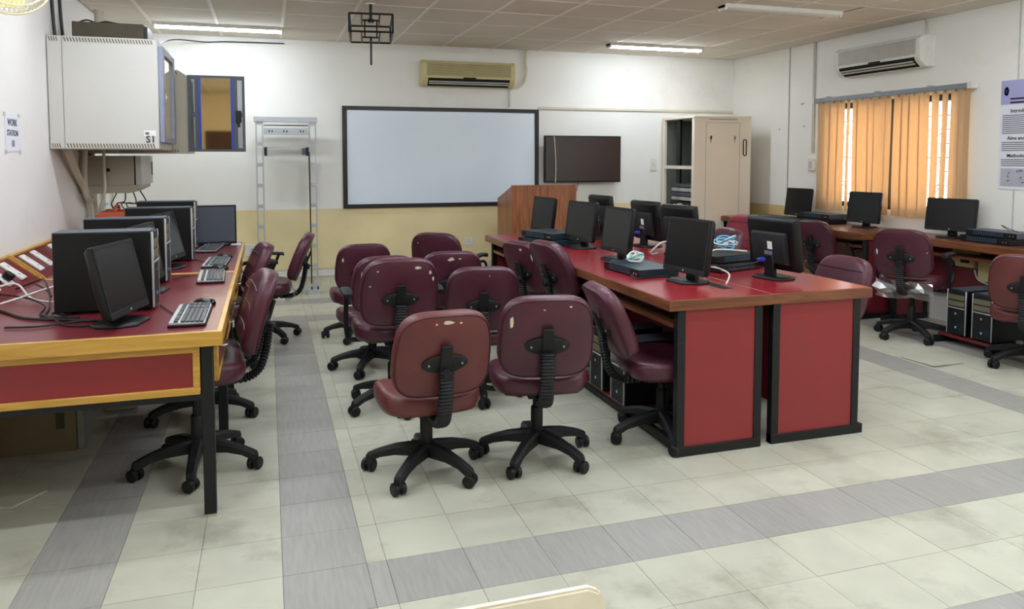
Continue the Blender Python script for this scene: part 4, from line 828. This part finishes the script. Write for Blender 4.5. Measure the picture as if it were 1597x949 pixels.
def leg():
    rings = []
    for r_, zt_, zb2, w2 in ((.02, .145, .085, .024), (.07, .140, .085, .023), (.15, .128, .086, .021), (.22, .108, .074, .019), (.262, .092, .056, .019), (.285, .082, .052, .016), (.292, .072, .055, .011)):
        w2 *= 1.18; zt_ += .004
        rings.append([Vector((r_, s_*w2*f, z)) for s_, f, z in ((-1, 1, zb2), (1, 1, zb2), (1, 1, zt_-.012), (1, .6, zt_), (-1, .6, zt_), (-1, 1, zt_-.012))])
    return MB().loft(rings).mesh('leg', 'black_soft', smooth=30)
CH['leg'] = leg()
cst = MB()
for s_ in (-1, 1): cst.tube([(0, s_*.007, 0), (0, s_*.011, 0), (0, s_*.026, 0), (0, s_*.031, 0)], [.026, .030, .030, .024], 16)
cst.cyl((0, -.01, 0), (0, .01, 0), .012, n=8)
cst.prism([(-.02, .004), (.024, .004), (.018, .03), (.006, .036), (-.012, .034)], -.007, .007, lambda a, b, d: (a, d, b)).cyl((.008, 0, .02), (.008, 0, .045), .007, n=8)
CH['caster'] = cst.mesh('caster', 'black_plastic', smooth=35)
CH['arm_post'] = {}; 
for s_ in (-1, 1):
    CH['arm_post'][s_] = MB().tube(smooth_path([(s_*.10, 0, -.105), (s_*.235, 0, -.105), (s_*.268, .005, -.07), (s_*.272, .01, .06), (s_*.268, -.005, .175)], 5), .014, 8).mesh('arm_post', 'black_steel')
CH['arm_pad'] = MB().loft([[Vector((x*k, y, z+dz)) for x, z in ((-.03, -.012), (.03, -.012), (.03, .004), (.018, .012), (-.018, .012), (-.03, .004))] for y, k, dz in ((-.125, .5, -.012), (-.115, .85, -.004), (-.05, 1, 0), (.07, 1.05, 0), (.125, .9, -.008), (.14, .5, -.02))]).mesh('arm_pad', 'black_soft')
CH['arm_loop'] = {}
for s_ in (-1, 1):
    CH['arm_loop'][s_] = MB().tube(smooth_path([(s_*.10, .02, -.105), (s_*.25, .02, -.105), (s_*.275, .0, -.05), (s_*.278, -.06, .09), (s_*.275, -.10, .19)], 5), .013, 8).tube(smooth_path([(s_*.277, -.085, .135), (s_*.277, .0, .15), (s_*.277, .09, .125), (s_*.277, .11, .03), (s_*.262, .05, -.07)], 5), .011, 8).mesh('arm_post', 'black_steel')
def blob(rx, rz, seed):
    rd = random.Random(seed); n = 12
    return [(rx*math.cos(2*math.pi*k/n)*rd.uniform(.5, 1.1), rz*math.sin(2*math.pi*k/n)*rd.uniform(.5, 1.1)) for k in range(n)]
def chair(x, y, face, sh, star, label, key='m', arms=None, sides=(-1, 1), tears=(), film=False, tilt=15, lever=True, knob=True):
    """face: compass angle the sitter looks to, clockwise from +Y; sh: seat height; tears: (x, z, rx, rz, rear?) on the backrest"""
    t = thing('office_chair', label, 'chair', (x, y, 0), R(-face), 'maroon swivel chairs')
    inst('seat', CH['seat_'+key], t, (0, 0, sh))
    b = inst('backrest', CH['back_'+key], t, (0, -.235, sh+.025), (R(tilt), 0, 0))
    inst('piping', CH['piping'], b); inst('seam', CH['seam'], b)
    pz = .17
    p = inst('bracket_plate', CH['plate'], b, (0, 0, pz))
    for q in (-.075, .075): inst('bolt', CH['bolt'], b, (q, .42*q*q, pz))
    inst('height_bar', CH['bar'], b, (0, 0, pz))
    if knob: inst('knob', CH['knob'], b, (0, -.008, pz-.035))
    inst('spine_bellows', CH['bellows'], t, (0, 0, sh))
    inst('seat_pan', CH['pan'], t, (0, 0, sh))
    if lever: inst('lever', CH['lever'], t, (0, 0, sh))
    inst('gas_sleeve', CH['sleeve'], t, (0, 0, 0)); inst('gas_piston', CH['piston'], t, (0, 0, sh-.515))
    inst('hub', CH['hub'], t)
    rd = random.Random(int(x*1000)+int(y*77))
    for k in range(5):
        a = R(star+72*k+face)           # star given in room angle (counter-clockwise from +X)
        l = inst('leg', CH['leg'], t, (0, 0, 0), (0, 0, a))
        inst('caster', CH['caster'], l, (.278, 0, .030), (0, 0, rd.uniform(0, 6.28)))
    if arms:
        for s_ in sides:
            ap = inst('armrest', CH['arm_post' if arms == 'post' else 'arm_loop'][s_], t, (0, 0, sh))
            inst('arm_pad', CH['arm_pad'], ap, (s_*.27, -.005 if arms == 'post' else -.02, .19 if arms == 'post' else .205), (0, 0, 0))
    for k, (tx, tz, rx, rz, rear) in enumerate(tears):
        pts = blob(rx, rz, k*7+int(x*100)); yy = (-.0365 if rear else .050)
        m = MB(); f = lambda a, c: Vector((tx+a, 0, tz+c))
        ring1 = []; ring2 = []
        for a, c in pts:
            X, Z = tx+a, tz+c; Y = .42*X*X-.10*(Z-.2)**2
            ring1.append(Vector((X, Y+yy, Z))); ring2.append(Vector((X, Y+yy+(.006 if rear else -.006), Z)))
        m.loft([ring2, ring1] if rear else [ring1, ring2]).obj('torn_patch', 'foam', b, smooth=0)
    if film:
        rd = random.Random(5); m = MB(); vs = []; fs = []; nx, ny = 9, 5
        for i in range(nx):
            for j in range(ny): vs.append(Vector((-.22+.44*i/(nx-1)+rd.uniform(-.012, .012), -.23-.02*j+rd.uniform(-.02, .015)+.10*(j > 2), -.02-.035*j+rd.uniform(-.015, .015))))
        for i in range(nx-1):
            for j in range(ny-1): fs.append((i*ny+j, (i+1)*ny+j, (i+1)*ny+j+1, i*ny+j+1))
        m.add(vs, fs).obj('plastic_wrap', 'film', t, (0, 0, sh), smooth=0)
    return t
# left aisle, facing the left desks
chair(-.345, 3.91, -95, .535, 52, 'maroon swivel chair pushed up to the near left desk, nearest on that side', tilt=17, tears=((.19, .16, .02, .04, True),))
chair(-.38, 4.67, -95, .40, 56, 'low maroon chair half hidden behind the nearest chair at the left desks')
chair(-.38, 5.72, -98, .485, 60, 'maroon chair at the second left desk, before the chair with armrests', tilt=21)
chair(-.05, 6.57, -84, .475, 16, 'maroon chair with black armrests in the left aisle near the metal rack', arms='loop', film=True, tilt=22)
# loose group in the middle
chair(.70, 3.53, -4, .425, 16, 'faded maroon chair seen from behind, front of the loose group on the left', 'f', tears=((.0, .365, .03, .012, True), (-.05, .36, .006, .006, True), (.06, .36, .008, .005, True)))
chair(1.26, 3.53, 11, .465, 12, 'maroon chair seen from behind, front right of the loose group with one armrest', arms='post', sides=(-1,), knob=False, tears=((-.165, .285, .010, .045, True), (.1, .36, .008, .006, True), (-.02, .35, .005, .004, True)))
chair(.70, 4.56, 0, .525, 64, 'maroon chair with two armrests and torn bracket cover, behind the faded chair', arms='post', knob=False, tears=((.09, .355, .024, .012, True), (.165, .32, .01, .014, True), (.185, .28, .007, .014, True), (-.13, .34, .008, .006, True), (-.17, .25, .006, .007, True)))
chair(1.24, 4.60, 8, .45, 48, 'maroon chair seen from behind between the front chairs and the centre tables', knob=False, tears=((.03, .36, .005, .005, True), (.1, .31, .004, .005, True)))
chair(.69, 5.42, -10, .43, 28, 'maroon chair mostly hidden behind the armrest chair, white torn edge', tears=((-.17, .26, .006, .05, True),))
chair(.71, 6.42, -2, .405, 28, 'small looking maroon chair nearest the mustard wall, left of the loose group', tears=((-.17, .28, .010, .022, True),))
chair(1.22, 5.42, 4, .445, 20, 'maroon chair with a torn top edge in the middle of the loose group', tears=((-.01, .355, .026, .018, True), (.05, .36, .012, .006, True)))
chair(1.48, 6.32, 38, .48, 40, 'wide looking maroon chair with loop armrest at the back of the loose group', arms='loop', sides=(1,), tears=((-.03, .30, .007, .016, True), (.035, .30, .006, .012, True), (-.14, .32, .007, .007, True)))
# at the left side of the centre tables
chair(2.0, 3.60, 96, .445, 40, 'maroon chair tucked under the front left corner of the centre tables', tilt=23, lever=False, knob=False)
chair(2.09, 4.74, 82, .555, 52, 'maroon chair leaning at the left side of the centre tables, nearer of the pair', tilt=22)
chair(2.06, 5.30, 72, .50, 30, 'maroon chair with white tears at the left side of the centre tables', tilt=21, tears=((.06, .355, .02, .014, True), (.155, .30, .008, .035, True)))
# right side of the centre tables
chair(3.22, 3.98, -91, .455, 15, 'maroon chair on the right side of the centre tables, behind the front right corner')
chair(3.10, 5.16, -84, .54, 35, 'maroon chair on the far right side of the centre tables, behind the blue cable')
chair(4.47, 6.72, -110, .49, 20, 'red maroon chair standing before the tall cream cabinet', 'r')
# right wall desks
chair(5.34, 6.22, 78, .48, 25, 'maroon chair with armrests at the far right desk', arms='loop')
chair(5.10, 4.99, 62, .52, 36, 'maroon chair with armrests and plastic wrap at the near right desk', arms='loop', film=True, tears=((.19, .22, .004, .006, True), (-.185, .2, .008, .03, True)))
chair(5.19, 4.03, 58, .425, 28, 'faded maroon chair cut by the right edge of the photograph', 'f')

# loose and lifted floor pieces
tag(MB().prism([(-.14, -.16), (.10, -.15), (.15, .02), (.09, .15), (-.13, .12)], .001, .006, lambda a, b, d: (a, b, d)).obj('loose_tile', 'tile_cream', None, (-1.12, 3.86, 0), (0, 0, R(-18)), smooth=0), 'broken cream tile piece lying loose under the near left desk', 'tile')
tag(MB().box((0, 0, .004), (.29, .29, .004)).obj('loose_tile', 'tile_cream', None, (4.66, 4.36, .001), (R(-.7), R(.5), R(2)), smooth=0), 'lifted cream tile beside the grey strip before the right wall desk', 'tile')
# pale chair top at the bottom of the picture
t = thing('wooden_chair', 'pale cream chair back at the bottom edge of the photograph', 'chair', (.535, 1.585, 0), R(0))
c = MB().prism([(-.21, 0), (.21, 0), (.205, .12), (.19, .15), (.16, .166), (-.16, .166), (-.19, .15), (-.205, .12)], -.012, .012, lambda a, b, d: (a, d+.25*a*a, b+.335)).obj('backrest', 'pale_cream', t, bevel=.006, seg=2)
MB().b2(-.21, .21, -.42, -.02, .30, .33).obj('seat', 'pale_cream', t, bevel=.008, seg=2)
for sx in (-.18, .18):
    for sy in (-.38, -.02): MB().tube([(sx, sy, .31), (sx*1.1, sy+(.02 if sy > -.2 else -.03), 0)], .014, 8).obj('leg', 'chrome', t)

# ------------------------------------------------------------------ cables on the desks
zt = .797
for k, (pts, lb) in enumerate((
    ([(-1.24, 4.10, zt), (-1.15, 3.98, zt), (-1.02, 3.80, zt), (-.86, 3.72, zt), (-.72, 3.66, zt)], 'thick black cable across the near left desk to the front monitor'),
    ([(-1.05, 3.62, zt), (-.92, 3.60, zt), (-.80, 3.66, zt), (-.70, 3.66, zt)], 'black cable end lying before the first tower'),
    ([(-1.30, 4.40, zt+.02), (-1.12, 4.22, zt+.02), (-1.0, 4.02, zt+.01), (-.97, 3.84, zt), (-.80, 3.75, zt)], 'black cable curving round the first tower corner'),
    ([(-1.22, 4.72, zt+.02), (-1.16, 4.5, zt+.05), (-1.05, 4.3, zt+.03), (-.99, 4.05, zt), (-.94, 3.8, zt), (-.8, 3.70, zt)], 'black power cable from the socket board to the first tower'),
    ([(-1.24, 4.47, zt+.03), (-1.1, 4.35, zt+.09), (-1.04, 4.2, zt+.10), (-.98, 4.05, zt+.05)], 'black looped cable hanging behind the first tower'),
    ([(-.86, 3.80, zt), (-.90, 3.72, zt+.03), (-.84, 3.62, zt), (-.76, 3.56, zt), (-.71, 3.56, zt)], 'thin black cable hooked before the first tower'))):
    cable('power_cable', pts, .0045 if k != 0 else .006, 'cable_black', lb, 'black cables on the left desk')
for pts, lb in (([(-1.33, 3.9, zt+.02), (-1.18, 4.05, zt+.03), (-1.05, 4.35, zt+.05), (-.98, 4.5, zt+.04)], 'white cable stretched behind the first tower'),
                ([(-1.30, 4.25, zt+.06), (-1.2, 4.32, zt+.08), (-1.12, 4.25, zt+.02), (-1.02, 4.15, zt+.01), (-.95, 4.2, zt)], 'white curled cable by the socket board')):
    cable('white_cable', pts, .005, 'cable_white', lb, 'white cables on the left desk')
for a, b, lb in (((-.50, 3.95, zt), (-.42, 3.72, zt), 'thin keyboard lead from the first tower'), ((-.53, 4.75, zt), (-.41, 4.88, zt), 'thin keyboard lead from the second tower'), ((-.49, 5.66, zt), (-.42, 5.5, zt), 'thin keyboard lead from the third tower')):
    m_ = ((a[0]+b[0])/2-.02, (a[1]+b[1])/2+.06, zt); cable('keyboard_lead', [a, m_, b], .003, 'cable_black', lb, 'keyboard leads')
zt = .806
def bundle(name, cx, cy, z, r, m_, label, seed):
    rd = random.Random(seed); t = thing(name, label, 'cable', (cx, cy, z))
    for k in range(7):
        pts = []; ph = rd.uniform(0, 6); tl = rd.uniform(-.7, .7); el = rd.uniform(.5, 1)
        for q in range(9):
            a = ph+2*math.pi*q/8; pts.append((r*math.cos(a)*el, r*.8*math.sin(a), max(.006, r*.55+r*.5*math.sin(a+tl)*math.sin(tl*3)+rd.uniform(-.006, .006))))
        MB().tube(smooth_path(pts, 4), .0045, 5).obj('loop', m_ if k % 3 else 'cable_white', t)
    MB().cyl((-.01, 0, .012), (.012, 0, .05), .016, n=8).obj('tie', 'cable_white', t)
bundle('cable_bundle', 2.18, 4.28, .85, .055, 'cable_green', 'pale blue green cable bundle lying on the front left switch', 3)
bundle('cable_bundle', 2.86, 4.33, .90, .085, 'cable_blue', 'bright blue cable coil lying on the front right switch stack', 4)
bundle('cable_bundle', 2.62, 4.36, .90, .04, 'cable_white', 'small white cable coil beside the blue coil', 6)
cable('network_cable', [(2.50, 4.0, zt), (2.55, 4.05, .90), (2.64, 4.12, .925), (2.78, 4.18, .915), (2.9, 4.15, .905)], .0052, 'cable_white', 'white cable arching from the slot over the right switch stack')
cable('network_cable', [(2.42, 4.05, zt), (2.50, 3.96, .85), (2.50, 3.75, .84), (2.40, 3.62, .803)], .0052, 'cable_white', 'white cable looping down into the table cable slot')
cable('video_cable', [(2.30, 3.86, zt), (2.18, 3.96, zt), (2.02, 3.93, zt), (2.00, 3.98, .82)], .005, 'cable_black', 'black cable from the front left switch to the corner monitor')
cable('video_cable', [(2.30, 4.30, zt), (2.40, 4.15, zt), (2.42, 3.95, zt), (2.33, 3.83, zt)], .006, 'cable_black', 'black cable lying behind the corner monitor')
for k, (mx, my, lb) in enumerate(((2.72, 3.75, 'black video cable with blue plug behind the front right monitor'), (2.77, 5.40, 'black video cable with blue plug behind the mid table monitor'))):
    t = thing('video_lead', lb, 'cable', (mx, my, .80))
    MB().tube(smooth_path([(.0, -.02, .115), (-.07, -.04, .10), (-.14, .02, .075), (-.22, .10, .07), (-.26, .2, .06)], 5), .005, 6).obj('cord', 'cable_black', t)
    MB().loft([[Vector((x, y0*k_, .115+z0*k_)) for y0, z0 in ((-.012-.0, -.01), (.012, -.01), (.012, .01), (-.012, .01))] for x, k_ in ((-.05, .5), (-.03, 1), (.0, 1.1))]).obj('blue_plug', 'plug_blue', t, (0, -.025, 0), bevel=.002)
cable('monitor_cable', [(2.72, 4.85, .90), (2.66, 4.84, .89), (2.60, 4.86, .83), (2.62, 4.9, zt), (2.7, 4.95, zt)], .006, 'cable_white', 'white cable looping from the middle rear facing monitor')
cable('desk_wire', [(5.70, 4.62, .905), (5.68, 4.68, .95), (5.66, 4.60, .93), (5.70, 4.55, .905)], .003, 'cable_black', 'thin wire curl on the near right desk switches')
t = thing('socket_trunking', 'yellowed socket boxes under the near right desk', 'socket', (5.75, 5.0, .50)); L = at(t)
MB().b2(5.70, 5.78, 4.94, 5.16, .56, .70).obj('upper_box', 'cream_plastic_old', t, L, bevel=.004); MB().b2(5.70, 5.78, 4.72, 4.90, .46, .66).obj('lower_box', 'cream_plastic_old', t, L, bevel=.004); MB().b2(5.67, 5.70, 4.98, 5.05, .60, .66).obj('plug', 'black_plastic', t, L, bevel=.004)
for k in range(2): cable('tower_lead', [(5.69, 4.92-.15*k, .55), (5.66, 4.86-.15*k, .48), (5.60, 4.70-.2*k, .46)], .006, 'cable_white', ['pale lead from the socket boxes to the left floor tower', 'pale lead from the socket boxes to the right floor tower'][k])
